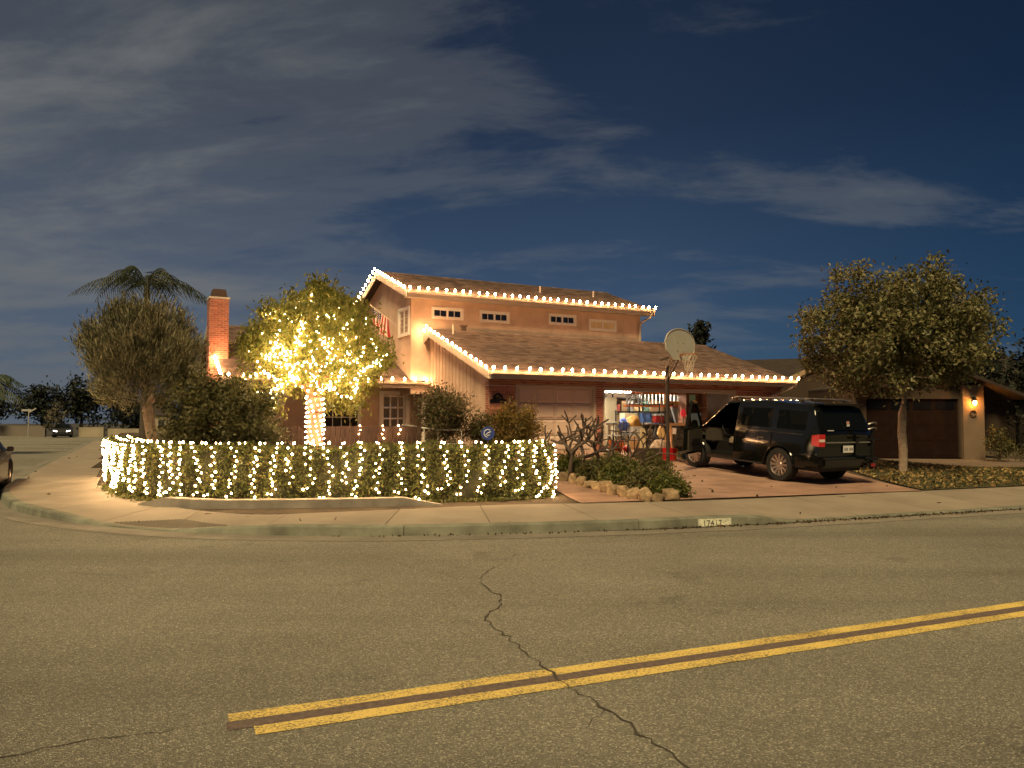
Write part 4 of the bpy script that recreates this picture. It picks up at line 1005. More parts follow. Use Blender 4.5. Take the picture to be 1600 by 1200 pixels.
palm('shorter palm at the edge of the side street', -26.7, 38.5, 3.6, 16, 2.9, mat('palm_leaf_b', (.025,.045,.02), .55, island=[(.014,.028,.012),(.03,.05,.022),(.05,.07,.035)]), drop=.6)

# ================================================================== end of the side street
far = tag(empty('street_sign', (-50.3,80,0)), 'pale street-name sign post at the far corner', 'sign')
MB().tube([(0,0,0),(0,0,3.0)],.05,6).build('post', mat('pole_grey', (.35,.34,.31), .7), far)
MB().bx(-.75,.25,-.02,.02,2.75,2.95).build('name_plate', mat('pole_grey', (.35,.34,.31)), far); MB().bar((0,0,2.6),(.75,0,3.05),.12).build('arm', mat('pole_grey', (.35,.34,.31)), far)
CW = mat('cream_wall', (.30,.26,.19), .9, var=.2, vscale=.6)
tag(MB().bx(-47.3,-44.6,84,84.3,0,1.05).build('garden_wall', CW), 'cream block wall behind the far parked car', 'wall')
tag(MB().bx(-44.4,-41,84.5,84.8,0,.9).build('garden_wall', CW), 'lower cream wall beside the far pale house', 'wall')
tag(MB().bx(-52.8,-51,84,84.3,0,1.2).build('garden_wall', mat('grey_wall', (.16,.14,.12), .9)), 'grey wall left of the far parked car', 'wall')
tag(MB().bx(-66,-54,88,88.3,0,1.2).build('garden_wall', mat('grey_wall', (.16,.14,.12))), 'long grey wall under the far dark trees', 'wall')
fh = tag(empty('far_house', (-42.6,92,0)), 'small pale house at the end of the side street', 'house')
MB().bx(-1.6,1.6,0,6,0,2.4).build('wall', CW, fh); MB().prism([(-1.9,-.3,2.4),(1.9,-.3,2.4),(0,-.3,3.3)], (0,6.6,0)).build('roof', mat('far_roof', (.06,.05,.045), .9), fh)
for x in (-.9,.3): MB().bx(x,x+.7,-.03,-.002,1.0,1.9).build('window', GLASS, fh)

# ================================================================== house next door
nb = tag(empty('neighbour_house', (13.2,27.6,.35), radians(6)), 'dark single-storey house next door with brown garage door and lit porch lamp', 'house')
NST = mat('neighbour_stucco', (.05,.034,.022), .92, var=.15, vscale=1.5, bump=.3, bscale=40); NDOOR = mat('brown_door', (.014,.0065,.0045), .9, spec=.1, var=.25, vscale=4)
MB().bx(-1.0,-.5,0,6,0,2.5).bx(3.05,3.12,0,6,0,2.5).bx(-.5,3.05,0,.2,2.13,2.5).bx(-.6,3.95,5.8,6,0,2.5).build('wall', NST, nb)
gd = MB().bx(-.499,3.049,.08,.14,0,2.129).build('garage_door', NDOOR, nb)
for r in range(3):
    for c in range(4): MB().bx(-.42+c*.87,.36+c*.87,.073,.079,.08+r*.55,.55+r*.55).build('panel', NDOOR, gd)
for c in range(4): MB().bx(-.38+c*.87,.32+c*.87,.065,.079,1.74,2.03).build('pane', mat('dark_pane', (.004,.004,.006), .35, spec=.15), gd)
MB().bx(3.13,3.95,-.12,.3,-.1,2.62).build('porch_pillar', mat('pillar_stucco', (.17,.125,.085), .92, var=.1, vscale=2, bump=.3, bscale=40), nb)
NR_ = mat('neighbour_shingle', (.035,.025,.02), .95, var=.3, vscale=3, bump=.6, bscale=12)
# roof with front gable
rg = MB(); zp = 2.55+2.75*.36
rg.add([(-1.0,-.6,2.55),(1.75,-.6,zp),(1.75,7,zp),(-1.0,7,2.55),(-1.0,-.6,2.43),(1.75,-.6,zp-.12),(1.75,7,zp-.12),(-1.0,7,2.43)], [(0,1,2,3),(7,6,5,4),(0,4,5,1),(1,5,6,2),(2,6,7,3),(3,7,4,0)])
rg.add([(5.4,-.6,2.23),(1.751,-.6,zp),(1.751,7,zp),(5.4,7,2.23),(5.4,-.6,2.11),(1.751,-.6,zp-.12),(1.751,7,zp-.12),(5.4,7,2.11)], [(0,1,2,3),(7,6,5,4),(0,4,5,1),(1,5,6,2),(2,6,7,3),(3,7,4,0)])
rg.build('porch_roof', NR_, nb); MB().prism([(-.6,.02,2.5),(3.95,.02,2.5),(1.75,.02,zp-.14)], (0,.1,0)).build('gable', NST, nb)
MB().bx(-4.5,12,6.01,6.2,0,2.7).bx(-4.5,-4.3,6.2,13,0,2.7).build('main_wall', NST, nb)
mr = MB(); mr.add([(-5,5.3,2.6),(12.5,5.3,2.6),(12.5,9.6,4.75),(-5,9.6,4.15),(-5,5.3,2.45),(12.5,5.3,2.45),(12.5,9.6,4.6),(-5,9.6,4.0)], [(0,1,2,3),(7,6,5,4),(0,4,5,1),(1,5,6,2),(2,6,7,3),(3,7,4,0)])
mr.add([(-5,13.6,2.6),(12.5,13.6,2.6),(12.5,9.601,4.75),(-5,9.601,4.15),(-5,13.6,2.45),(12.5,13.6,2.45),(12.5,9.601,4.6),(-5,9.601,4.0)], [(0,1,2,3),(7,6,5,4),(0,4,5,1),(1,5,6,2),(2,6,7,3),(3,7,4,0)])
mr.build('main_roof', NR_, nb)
# wing with pale barge board seen over the garage eave
wr_ = MB(); wr_.prism([(-3.3,3.2,2.4),(-.7,3.2,3.55),(1.9,3.2,2.4),(1.9,3.2,2.25),(-.7,3.2,3.40),(-3.3,3.2,2.25)], (0,6.2,0)); wr_.build('wing_roof', NR_, nb)
MB().prism([(-3.35,3.16,2.42),(-.7,3.16,3.59),(-.7,3.16,3.38),(-3.35,3.16,2.22)], (0,.035,0)).build('barge_board', mat('tan_barge', (.36,.25,.15), .8), nb)
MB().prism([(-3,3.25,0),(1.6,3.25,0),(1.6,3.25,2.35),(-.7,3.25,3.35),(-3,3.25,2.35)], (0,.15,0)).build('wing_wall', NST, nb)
window(4.75, 5.6, 1.3, 2.0, 6.0, 2, 2, parent=nb)
lamp = tag(empty('porch_lamp', (0,0,0)), 'glowing orange porch lamp on the pillar next door', 'lamp'); lamp.parent = None
M_nb = Matrix.Translation((13.2,27.6,.35)) @ Matrix.Rotation(radians(6),4,'Z')
lamp.location = M_nb @ Vector((3.52,-.22,1.98)); 
MB().bx(-.05,.05,.03,.09,-.05,.22).bar((0,.05,.17),(0,-.04,.2),.02).lathe([(0,.2),(.08,.12),(.085,.1)], 8).build('bracket', DARKM, lamp)
MB().lathe([(0,-.075),(.04,-.06),(.055,0),(.05,.06),(0,.08)], 12).build('globe', emit('orange_lamp', (1,.34,.05), 150), lamp, smooth=True)
wrn = MB().lathe([(.11,-.02),(.13,-.01),(.13,.01),(.11,.02),(.085,.01),(.085,-.01),(.11,-.02)], 18, M_nb @ Matrix.Translation((3.5,-.15,1.6)) @ Matrix.Rotation(pi/2,4,'X')).build('wall_wreath', mat('wreath_brown', (.05,.03,.02), .9), None, smooth=True)
tag(wrn, 'round dark wreath below the porch lamp', 'wreath')
bush('porch_shrub', 'dark shrub at the foot of the porch pillar', (17.0,26.9,.85), (.7,.4,.55), 30, 55, .1, .09, .035, LEAF_BUSH)
bush('porch_shrub', 'dark low shrub right of the porch pillar', (18.2,26.6,.7), (.8,.5,.4), 30, 55, .1, .09, .035, LEAF_BUSH)

# ================================================================== vehicles
PAINT = mat('black_car_paint', (.004,.0045,.004), .12, spec=.4, coat=.25)
TINT = mat('tinted_glass', (.004,.005,.005), .08, spec=.2)
def see_through():
    m = mat('car_glass', (.01,.012,.011), .04, spec=.5); t = m.node_tree; N = t.nodes; L = t.links.new
    tr = N.new('ShaderNodeBsdfTransparent'); tr.inputs[0].default_value = (.34,.36,.33,1); ms = N.new('ShaderNodeMixShader'); ms.inputs[0].default_value = .72
    L(N['Principled BSDF'].outputs[0], ms.inputs[1]); L(tr.outputs[0], ms.inputs[2]); L(ms.outputs[0], N['Material Output'].inputs['Surface']); return m
CLEAR = see_through()
TYRE = mat('tyre', (.018,.017,.016), .85)
RIM = mat('alloy_rim', (.55,.46,.42), .3, metal=.85)
CHROME = mat('chrome', (.55,.55,.55), .18, metal=1)
TAIL = mat('tail_red', (.42,.008,.012), .15, spec=.6, coat=.5)
def lerp_tab(tab, x):
    if x <= tab[0][0]: return tab[0][1]
    for (a, b), (c, d) in zip(tab, tab[1:]):
        if x <= c: return b+(d-b)*(x-a)/(c-a)
    return tab[-1][1]
def vehicle(name, label, P, loc, rot, paint=PAINT, group=None):
    car = tag(empty(name, loc), label, P.get('cat','car'), group); car.rotation_euler = rot
    w, xr, xf, R = P['w'], P['xr'], P['xf'], P['R']; x0, x1 = P['ends']; belt, roofz = P['belt'], P['roof']; dop = P.get('door')
    AR = R*1.17
    def zlo(x):
        z = P['sill']
        if x < x0+.35 or x > x1-.35: z = P['sill']+.06
        for c in (xr, xf):
            if abs(x-c) < AR: z = max(z, R+sqrt(max(0, AR*AR-(x-c)**2)))
        return z
    def plan(x):
        f = 1-.10*max(0, (x-(x1-.9))/.9)**2.2-.06*max(0, ((x0+.6)-x)/.6)**2.5
        return w*f
    def prof(z): 
        b = lerp_tab(belt, 0); t = z/b
        return 1-.055*max(0, (t-.5)/.5)**2-.055*max(0, (.62-t)/.62)**2
    zb = lambda x: lerp_tab(belt, x)
    sts = set(np.round(np.linspace(x0, x1, 70), 4)) | {round(c+s*AR*f, 4) for c in (xr, xf) for s in (-1, 1) for f in (.9999,.97,.85,.6,.3)}
    if dop: sts |= {dop[0], dop[1]}
    sts = sorted(sts); nz, nt = 16, 6; rings = []
    for x in sts:
        lo, hi = zlo(x), zb(x); ring = []
        endf = min(1, (x1-x)/.16) if x > x1-.16 else 1
        hi2 = hi-.12*(1-endf)
        zs_ = [lo+(hi2-lo)*(k/nz)**.95 for k in range(nz+1)]; wy = [plan(x)*prof(z) for z in zs_]
        ring += [(x, y, z) for y, z in zip(wy, zs_)]
        yt = wy[-1]
        for k in range(1, nt): f = 1-2*k/nt; ring.append((x, yt*f, hi2+.035*(1-f*f)))
        ring += [(x, -y, z) for y, z in zip(wy[::-1], zs_[::-1])]
        rings.append(ring)
    mb = MB(); nr = len(rings[0]); V = [p for r in rings for p in r]; F = []
    for i in range(len(rings)-1):
        for j in range(nr-1):
            xm = (sts[i]+sts[i+1])/2
            if dop and dop[0] < xm < dop[1] and j < nz and rings[i][j][2] > P['sill']+.04: continue
            if P['cab'][0] < xm < P['cab'][1] and nz <= j < nz+nt: continue
            F.append((i*nr+j, i*nr+j+1, (i+1)*nr+j+1, (i+1)*nr+j))
    F += [tuple(range(nr))[::-1], tuple(range((len(rings)-1)*nr, len(rings)*nr))]
    mb.add(V, F); mb.build('body', paint, car, smooth=True)
    for c in (xr, xf):
        for s_ in (1, -1):
            pts = []
            for q in np.linspace(.02, pi-.02, 22):
                x = c+AR*cos(q); z = R+AR*sin(q); pts.append((x, s_*(plan(x)*prof(z)+.006), z))
            MB().tube(pts, .022, 6).build('arch_lip', paint, car, smooth=True)
    # underbody and wheel wells
    MB().bx(x0+.2,x1-.2,-w*.72,w*.72,P['sill']-.08,P['sill']+.12).build('underbody', BLACK, car)
    MB().bx(x0+.15,x1-.15,-w*.62,w*.62,P['sill']+.121,zb(0)-.35).build('floor_pan', BLACK, car)
    # cabin
    c0, c1 = P['cab']; th_ = P['tumble']
    zr = lambda x: lerp_tab(roofz, x)
    wb = lambda x: plan(x)*prof(zb(x))*.985
    def side(x, z, s=1, off=0.): return (x, s*(wb(x)-(z-zb(x))*th_+off), z)
    cs = sorted(set(np.round(np.linspace(c0, c1, 46), 4)) | {round(a, 4) for a, _ in roofz if c0 <= a <= c1} | ({dop[0]} if dop else set()) | {round(v, 4) for g_ in P['glass'] for v in g_[:2]})
    rings = []
    for x in cs:
        top = max(zr(x), zb(x)+.004); e = min(.07, (top-zb(x))*.5); ring = [side(x, zb(x)+(top-e-zb(x))*k/5) for k in range(6)]
        yt = ring[-1][1]-e*.55; ring.append((x, yt, top-e*.25))
        for k in range(1, 6): f = 1-k/3; ring.append((x, yt*f*.94, top+.02*(1-f*f)))
        ring.append((x, -yt, top-e*.25)); ring += [side(x, zb(x)+(top-e-zb(x))*k/5, -1) for k in range(5, -1, -1)]
        rings.append(ring)
    nr = len(rings[0]); V = [p for r in rings for p in r]; F = []
    for i in range(len(rings)-1):
        for j in range(nr-1):
            xm = (cs[i]+cs[i+1])/2
            if dop and xm > dop[0] and j < 5: continue
            if any(a < xm < b for a, b, l_ in P['glass']) and (1 <= j <= 3 or nr-5 <= j <= nr-3): continue
            F.append((i*nr+j, i*nr+j+1, (i+1)*nr+j+1, (i+1)*nr+j))
    MB().add(V, F).build('cabin', paint, car, smooth=True)
    # side glass
    for s in (1, -1):
        for (a, b, left) in P['glass']:
            if s == 1 and not left: continue
            rows = []
            for k in range(9):
                f = k/8; x = a+(b-a)*f; t_ = max(zr(x), zb(x)+.004); e_ = min(.07, (t_-zb(x))*.5); lo = zb(x)+(t_-e_-zb(x))*.17; top = zb(x)+(t_-e_-zb(x))*.83
                rows.append([side(x, lo+(top-lo)*q/4, s, .007) for q in range(5)])
            MB().grid(rows).build('side_window', CLEAR, car, smooth=True)
    # windscreen and back glass
    for tab, nm in ((P['screen'], 'windscreen'), (P['backlight'], 'rear_window')):
        (xa, za), (xb, zb_) = tab; rows = []
        for k in range(5):
            f = k/4; x = xa+(xb-xa)*f; z = za+(zb_-za)*f; hw = (wb(min(max(x,c0),c1))-(z-zb(x))*th_)*.90; o = .022 if nm == 'windscreen' else -.02
            rows.append([(x+o, hw*q/4, z+.025*(1-(q/4)**2)) for q in range(-4, 5)])
        MB().grid(rows).build(nm, TINT, car, smooth=True)
    # wheels
    def wheel(x, y, s):
        e = empty('wheel', (x, y, R), 0, car)
        T = Matrix.Rotation(pi/2, 4, 'X'); hw = P['tw']/2
        MB().lathe([(R*.66,-hw),(R*.82,-hw*1.05),(R*.94,-hw),(R,-hw*.7),(R*1.0,hw*.7),(R*.94,hw),(R*.82,hw*1.05),(R*.66,hw)], 36, T).build('tyre', TYRE, e, smooth=True)
        rim = MB(); rim.lathe([(R*.67,-hw*.9),(R*.63,-hw*.96),(R*.60,-hw*.8),(R*.60,hw*.3),(R*.67,hw*.9)], 36, T)
        ns = P['spokes']
        for k in range(ns):
            a = 2*pi*k/ns; M = Matrix.Rotation(a, 4, 'Y')
            rim.add([M @ Vector(v) for v in ((-.022,s*hw*.72,.05),(.022,s*hw*.72,.05),(.034,s*hw*.88,R*.62),(-.034,s*hw*.88,R*.62),(-.02,s*hw*.45,.05),(.02,s*hw*.45,.05),(.028,s*hw*.6,R*.62),(-.028,s*hw*.6,R*.62))], [(0,1,2,3),(0,4,5,1),(1,5,6,2),(2,6,7,3),(3,7,4,0)])
        rim.lathe([(0,s*hw*.84),(.06,s*hw*.82),(.075,s*hw*.7),(.075,s*hw*.4)], 14, T @ Matrix.Scale(-1,4,(0,0,1)))
        rim.build('rim', RIM, e, smooth=True)
        MB().lathe([(0,0),(R*.59,0)], 24, T).build('brake_disc', BLACK, e)
    ty = P['track']/2
    for x in (xr, xf):
        for s in (1, -1): wheel(x, s*ty, s)
    return car, side, zb, zr, wb
SUV = dict(cat='SUV', w=1.0, xr=-1.5, xf=1.5, R=.405, tw=.275, track=1.70, sill=.40, ends=(-2.62,2.55), spokes=12, tumble=.20, gtop=1.80,
  belt=[(-2.7,1.16),(1.2,1.14),(1.35,1.15),(2.2,1.10),(2.6,.98)], roof=[(-2.60,1.17),(-2.50,1.50),(-2.36,1.80),(-2.2,1.875),(-1,1.93),(.0,1.92),(.45,1.86),(1.30,1.15)], cab=(-2.60,1.30),
  glass=[(-2.2,-1.34,1),(-1.14,-.14,1),(.02,.62,0)], screen=((1.26,1.2),(.5,1.82)), backlight=((-2.57,1.27),(-2.36,1.79)), door=(.02,1.20))
hd = radians(27.5+90); pit = radians(3.3)
Rm = Matrix.Rotation(hd,4,'Z') @ Matrix.Rotation(-pit,4,'Y')
sloc = Vector((6.48,18.53,.225))-(Rm @ Vector((-1.5,.85,0)))
suv, sside, szb, szr, swb = vehicle('suv', 'black SUV parked nose-in on the driveway with its driver door open', SUV, sloc, (0,-pit,hd))
w = 1.0
# open driver door: hinge at the front edge
dr = empty('door', (1.20,.955,0), -radians(62), suv)
MB().prism([(-1.16,0,.46),(-.02,0,.46),(-.02,0,1.10),(-.05,0,1.15),(-1.16,0,1.15)], (0,.085,0)).build('door_panel', PAINT, dr, bevel=.012)
MB().bx(-1.08,-.12,-.03,-.002,.52,1.08).build('door_trim', mat('door_trim', (.05,.045,.035), .6), dr)
MB().bx(-.95,-.35,-.075,-.031,.78,.86).build('arm_rest', BLACK, dr); MB().bx(-.9,-.2,-.06,-.031,.54,.66).build('map_pocket', BLACK, dr)
fr = MB()
for a, b in (((-1.15,.03,1.13),(-1.10,-.09,1.82)),((-1.11,-.09,1.83),(-.78,-.09,1.80)),((-.80,-.09,1.82),(-.04,.02,1.14))): fr.bar(a, b, .05, .07)
fr.build('window_frame', PAINT, dr)
MB().add([(-1.12,.03,1.16),(-.12,.02,1.16),(-.80,-.085,1.79),(-1.08,-.085,1.80)], [(0,1,2,3)]).build('door_glass', CLEAR, dr)
mi = MB().bx(-.34,-.10,.10,.22,1.10,1.32).mesh('mirror', bevel=.03); link('mirror', mi, PAINT, dr)
MB().bx(-1.02,-.84,.086,.115,.98,1.01).build('handle', CHROME, dr)
# right-hand mirror, seats, wheel
MB().bx(.98,1.12,-1.17,-.97,1.12,1.32).build('mirror', PAINT, suv, bevel=.03)
SEAT = mat('seat_leather', (.30,.24,.17), .55, var=.1, vscale=6)
for y in (.42,-.42):
    MB().bx(.0,.55,y-.25,y+.25,.72,.92).build('seat', SEAT, suv, bevel=.05); MB().prism([(-.02,y-.25,.9),(.12,y-.25,.9),(-.08,y-.25,1.52),(-.2,y-.25,1.50)],(0,.5,0)).build('seat_back', SEAT, suv, bevel=.03)
    MB().bx(-.24,-.14,y-.13,y+.13,1.56,1.74).build('head_rest', SEAT, suv, bevel=.03)
MB().bx(.92,1.25,-.85,.85,.75,1.12).build('dashboard', mat('dash', (.06,.05,.04), .6), suv, bevel=.04)
MB().tube([(.80+.10*sin(t),.42+.19*cos(t),1.10+.17*sin(t)) for t in np.linspace(0,2*pi,25)], .017, 6).bar((.80,.25,1.10),(.80,.59,1.10),.03).bar((.80,.42,1.1),(.95,.42,1.02),.05).build('steering_wheel', BLACK, suv, smooth=True)
# tail lamps, chrome bar, plate, bumper, spoiler, rails, running boards
for s in (1,-1):
    ys = lambda x, z: s*(.94*(1-.06*max(0,((-2.02)-x)/.6)**2.5))
    tlp = [(-2.645,s*.66,.92),(-2.645,s*.66,1.20),(-2.60,s*.945,1.20),(-2.60,s*.945,.92),(-2.33,s*.965,1.12),(-2.33,s*.97,.96)]
    MB().add([(-2.65,s*.76,.92),(-2.65,s*.76,1.20),(-2.62,s*.93,1.20),(-2.62,s*.93,.92),(-2.46,s*.975,1.17),(-2.46,s*.985,.95)], [(0,1,2,3),(3,2,4,5)]).build('tail_lamp', TAIL, suv)
    MB().add([(-2.656,s*.77,1.03),(-2.656,s*.77,1.09),(-2.626,s*.925,1.09),(-2.626,s*.925,1.03)], [(0,1,2,3)]).build('reversing_lamp', mat('lamp_clear', (.6,.5,.45), .15), suv)
    MB().tube([(-2.15,s*.70,1.955),(-1.9,s*.70,1.985),(.2,s*.69,1.985),(.42,s*.68,1.93)], .022, 6).build('roof_rail', mat('rail_grey', (.18,.18,.17), .35, metal=.8), suv, smooth=True)
    for x in (-1.9,-.9,.1): MB().bx(x-.06,x+.06,s*.70-.02,s*.70+.02,1.90,1.985).build('rail_foot', BLACK, suv)
    MB().bx(-.98,1.0,s*.86-.1*(s<0)+.0*(s>0),s*.86+.13*(s>0)+.0,.36,.41).build('running_board', mat('board_black', (.03,.03,.03), .5), suv, bevel=.01)
    for xh in ((-1.02,) if s > 0 else (-1.02,.12)): MB().bx(xh,xh+.2,s*.985-.012,s*.985+.018,1.0,1.035).build('door_handle', CHROME, suv)
    MB().bx(-2.2,.0 if s > 0 else 1.1,s*.962-.004,s*.962+.004,1.165,1.178).build('belt_trim', CHROME, suv)
for xg in (-1.23,-.06): MB().bx(xg-.004,xg+.004,.97,.992,.45,1.13).build('door_gap', mat('gap_black', (.001,.001,.001), .9), suv)
MB().bx(-2.662,-2.635,-.75,.75,1.0,1.03).build('chrome_bar', CHROME, suv)
MB().bx(-2.78,-2.50,-.93,.93,.44,.68).build('rear_bumper', PAINT, suv, bevel=.05)
MB().bx(-2.52,-2.24,-.68,.68,1.865,1.90).build('spoiler', PAINT, suv, bevel=.012)
pl = MB().bx(-2.668,-2.655,-.165,.165,.78,.94).build('number_plate', mat('plate_white', (.62,.62,.58), .5), suv)
for k in range(7):
    if k == 3: continue
    MB().bx(-2.6705,-2.6682,.135-k*.042-.024,.135-k*.042,.825,.89).build('plate_glyph', mat('plate_ink', (.06,.06,.09), .6), pl)
for y, z, c in ((-.05,1.47,(.45,.25,.2)),(-.06,1.41,(.5,.5,.48))): MB().bx(-2.60,-2.585,y-.04,y+.04,z-.03,z+.03).build('sticker', mat('sticker%d' % int(z*100), c, .6), suv)
MB().bx(-2.60,-2.59,.42,.62,1.275,1.295).build('sticker', mat('sticker_w', (.5,.48,.45), .6), suv)
MB().bx(2.5,2.6,-.6,.6,.6,.95).build('grille', CHROME, suv)
for s in (1,-1): MB().bx(2.35,2.5,s*.8-.14,s*.8+.14,.85,1.02).build('head_lamp', mat('lamp_clear', (.6,.5,.45)), suv)
# folded bike rack on the tow hitch
bk = tag(empty('bike_rack', Rm @ Vector((-2.86,-.55,.35))+sloc), 'folded black bike rack standing behind the SUV tailgate', 'bike rack'); bk.rotation_euler = (0,-pit,hd)
MB().bar((0,0,.05),(0,0,1.12),.055).build('mast', DARKM, bk)
MB().bar((.18,.3,.22),(0,0,.22),.06).build('hitch_bar', DARKM, bk)
for z in (1.10,.98): MB().tube([(0,-.14,z),(-.06,-.05,z+.04),(-.06,.05,z+.04),(0,.14,z)],.02,6).build('hook', STEEL, bk, smooth=True)
MB().bar((-.03,-.2,.75),(-.03,.2,.75),.04).build('tray', DARKM, bk); MB().bar((-.03,-.16,.3),(-.03,.16,.3),.05).build('tray', DARKM, bk)
MB().bx(-.07,-.03,-.05,.05,.12,.19).build('strap', mat('strap_red', (.25,.02,.02), .7), bk)

SEDAN = dict(w=.90, xr=-1.35, xf=1.4, R=.33, tw=.22, track=1.56, sill=.27, ends=(-2.35,2.3), spokes=9, tumble=.38, gtop=1.30, belt=[(-2.4,.92),(-1.6,.96),(.9,.94),(1.2,.93),(2.1,.80),(2.4,.68)],
  roof=[(-2.0,.96),(-1.2,1.34),(-.6,1.43),(.1,1.42),(1.25,.94)], cab=(-2.0,1.25), glass=[(-1.35,-.55,1),(-.45,.5,1)], screen=((1.15,.98),(.2,1.38)), backlight=((-1.9,.99),(-1.25,1.31)))
cp = Vector((-13.22,19.85,.0)); hd2 = radians(117.5)
BRZ = mat('bronze_car_paint', (.035,.024,.016), .2, metal=.4, coat=.6)
def sedan(label, loc, rz, paint, lights=False):
    c, sd_, a, b, d = vehicle('parked_car', label, SEDAN, loc, (0,0,rz), paint)
    for s in (1,-1):
        MB().add([(2.325,s*.42,.60),(2.325,s*.42,.72),(2.22,s*.78,.76),(2.22,s*.78,.62)], [(0,1,2,3)]).build('head_lamp', emit('far_headlamp', (1,.95,.85), 3) if lights else mat('lamp_clear', (.6,.5,.45)), c)
        MB().add([(-2.375,s*.45,.70),(-2.375,s*.45,.86),(-2.34,s*.82,.86),(-2.34,s*.82,.70)], [(0,1,2,3)]).build('tail_lamp', TAIL, c)
        MB().bx(-.62,-.44,s*.905-.01,s*.905+.012,.80,.825).build('door_handle', CHROME, c); MB().bx(.75,.95,s*.93-.07,s*.93+.07,.93,1.05).build('mirror', paint, c, bevel=.02)
    return c
dirb = Vector((cos(hd2),sin(hd2),0)); right = Vector((sin(hd2),-cos(hd2),0))
sedan('bronze car parked at the side-street kerb', cp-dirb*2.2-right*.55, hd2, BRZ)
sedan('small dark car parked at the far end of the side street', (-48.0,82.2,0), radians(-62), mat('far_car_paint', (.03,.03,.03), .3), True)

# ================================================================== basketball hoop
hb = ground_pt(4.30,21.25)
hoop = tag(empty('basketball_hoop', hb), 'basketball hoop on a dark pole with grey fan-shaped backboard', 'basketball hoop')
POLE = mat('pole_brown', (.06,.045,.035), .6, metal=.4); BOARD = mat('backboard', (.40,.39,.34), .6, var=.08, vscale=3)
MB().tube([(0,0,0),(0,0,2.75)], .05, 10).build('pole', POLE, hoop, smooth=True)
fd_ = Vector((.62,-.78,0)); sd2 = Vector((.78,.62,0)); bc = Vector((.30,-.34,3.33))
for z0, z1 in ((2.35,-.18),(2.7,.05)):
    for k in (-1,1): MB().bar(Vector((0,0,z0))+sd2*.04*k, bc+sd2*.12*k+Vector((0,0,z1)), .025, .04).build('arm', mat('arm_paint', (.30,.24,.18), .6), hoop)
MB().bar((-.16,.1,2.92),(.1,-.05,3.0),.05).build('height_lever', POLE, hoop)
poly = [(u_*1.14, v_*1.1) for u_, v_ in [(-.26,-.40),(.26,-.40),(.52,-.18),(.55,.06)]+[(.53*cos(t),.06+.32*sin(t)) for t in np.linspace(.12,pi-.12,14)]+[(-.55,.06),(-.52,-.18)]]
MB().prism([bc+sd2*u+Vector((0,0,v)) for u, v in poly], -fd_*.03).build('backboard', BOARD, hoop)
MB().tube([bc+sd2*u*.99+Vector((0,0,v*.99))+fd_*.003 for u, v in poly+poly[:1]], .014, 5).build('board_rim', mat('board_edge', (.45,.40,.33), .6), hoop)
rc = bc+fd_*.30+Vector((0,0,-.30))
MB().tube([rc+Vector((.225*cos(t),.225*sin(t),0)) for t in np.linspace(0,2*pi,29)], .011, 6).bar(bc+Vector((0,0,-.32)), rc-fd_*.22, .09, .05).build('rim', mat('rim_orange', (.35,.14,.05), .5), hoop, smooth=True)
net = MB(); prof_ = [(.225,0),(.20,-.12),(.16,-.24),(.125,-.34),(.115,-.44)]
for k in range(12):
    for sg_ in (1,-1):
        net.tube([rc+Vector((r*cos(2*pi*(k+sg_*i*.5)/12), r*sin(2*pi*(k+sg_*i*.5)/12), z)) for i, (r, z) in enumerate(prof_)], .006, 4)
for r, z in prof_[3:]: net.tube([rc+Vector((r*cos(t),r*sin(t),z)) for t in np.linspace(0,2*pi,13)], .007, 4)
for k in range(5): net.tube([rc+Vector((.11*cos(k*1.3),.11*sin(k*1.3),-.44)), rc+Vector((.12*cos(k*1.3),.12*sin(k*1.3),-.60))], .008, 4)
net.build('net', mat('net_cord', (.55,.45,.35), .9), hoop)

# ================================================================== things in and before the open garage (house frame)
def item(name, label, cat, a, b, z, rz=0, group=None):
    p = Hw(a, b, z); return tag(empty(name, p, TH+rz), label, cat, group)
def plain(name, label, cat, mb, m, a, b, z, rz=0, bevel=.008, smooth=False):
    return tag(mb.build(name, m, None, bevel=bevel, loc=Hw(a,b,z), rot=(0,0,TH+rz), smooth=smooth), label, cat)
def col(name, c, r=.6, **k): return mat(name, c, r, **k)
def bin_box(mb, w0, w1, d0, d1, h, t=.02):
    V = []
    for (w_, d_, z) in ((w0,d0,0),(w1,d1,h),(w1-2*t,d1-2*t,h),(w0-2*t,d0-2*t,t)): V += [(-w_/2,-d_/2,z),(w_/2,-d_/2,z),(w_/2,d_/2,z),(-w_/2,d_/2,z)]
    F = [(3,2,1,0),(12,13,14,15)]
    for q in range(3):
        for k in range(4): F.append((q*4+k, q*4+(k+1)%4, q*4+4+(k+1)%4, q*4+4+k))
    return mb.add(V, F)
FR = col('fridge_beige', (.62,.52,.34), .45)
f = item('refrigerator', 'tall beige refrigerator at the left of the open garage', 'refrigerator', 5.95, 3.1, FZ)
MB().bx(-.36,.36,-.30,.34,.0,1.76).build('cabinet', FR, f, bevel=.01); MB().bx(-.36,.36,-.36,-.305,.04,.78).build('door', FR, f, bevel=.01); MB().bx(-.36,.36,-.36,-.305,.86,1.75).build('door', FR, f, bevel=.01); MB().bx(-.35,.35,-.34,-.304,.785,.855).build('band', col('band_grey', (.16,.14,.13)), f)
for z0, z1 in ((.45,.74),(.90,1.3)): MB().bx(.27,.30,-.41,-.365,z0,z1).build('handle', col('band_grey', (.16,.14,.13)), f)
f = item('tall_cabinet', 'tan storage cabinet standing behind the left garage jamb', 'cabinet', 4.95, 2.3, FZ)
MB().bx(-.4,.4,-.25,.3,0,1.72).build('carcass', col('band_grey', (.16,.14,.13)), f); 
for x in (-.39,.01): MB().bx(x,x+.38,-.275,-.251,.03,.98).build('door', FR, f); MB().bx(x,x+.38,-.275,-.251,1.04,1.70).build('door', FR, f)
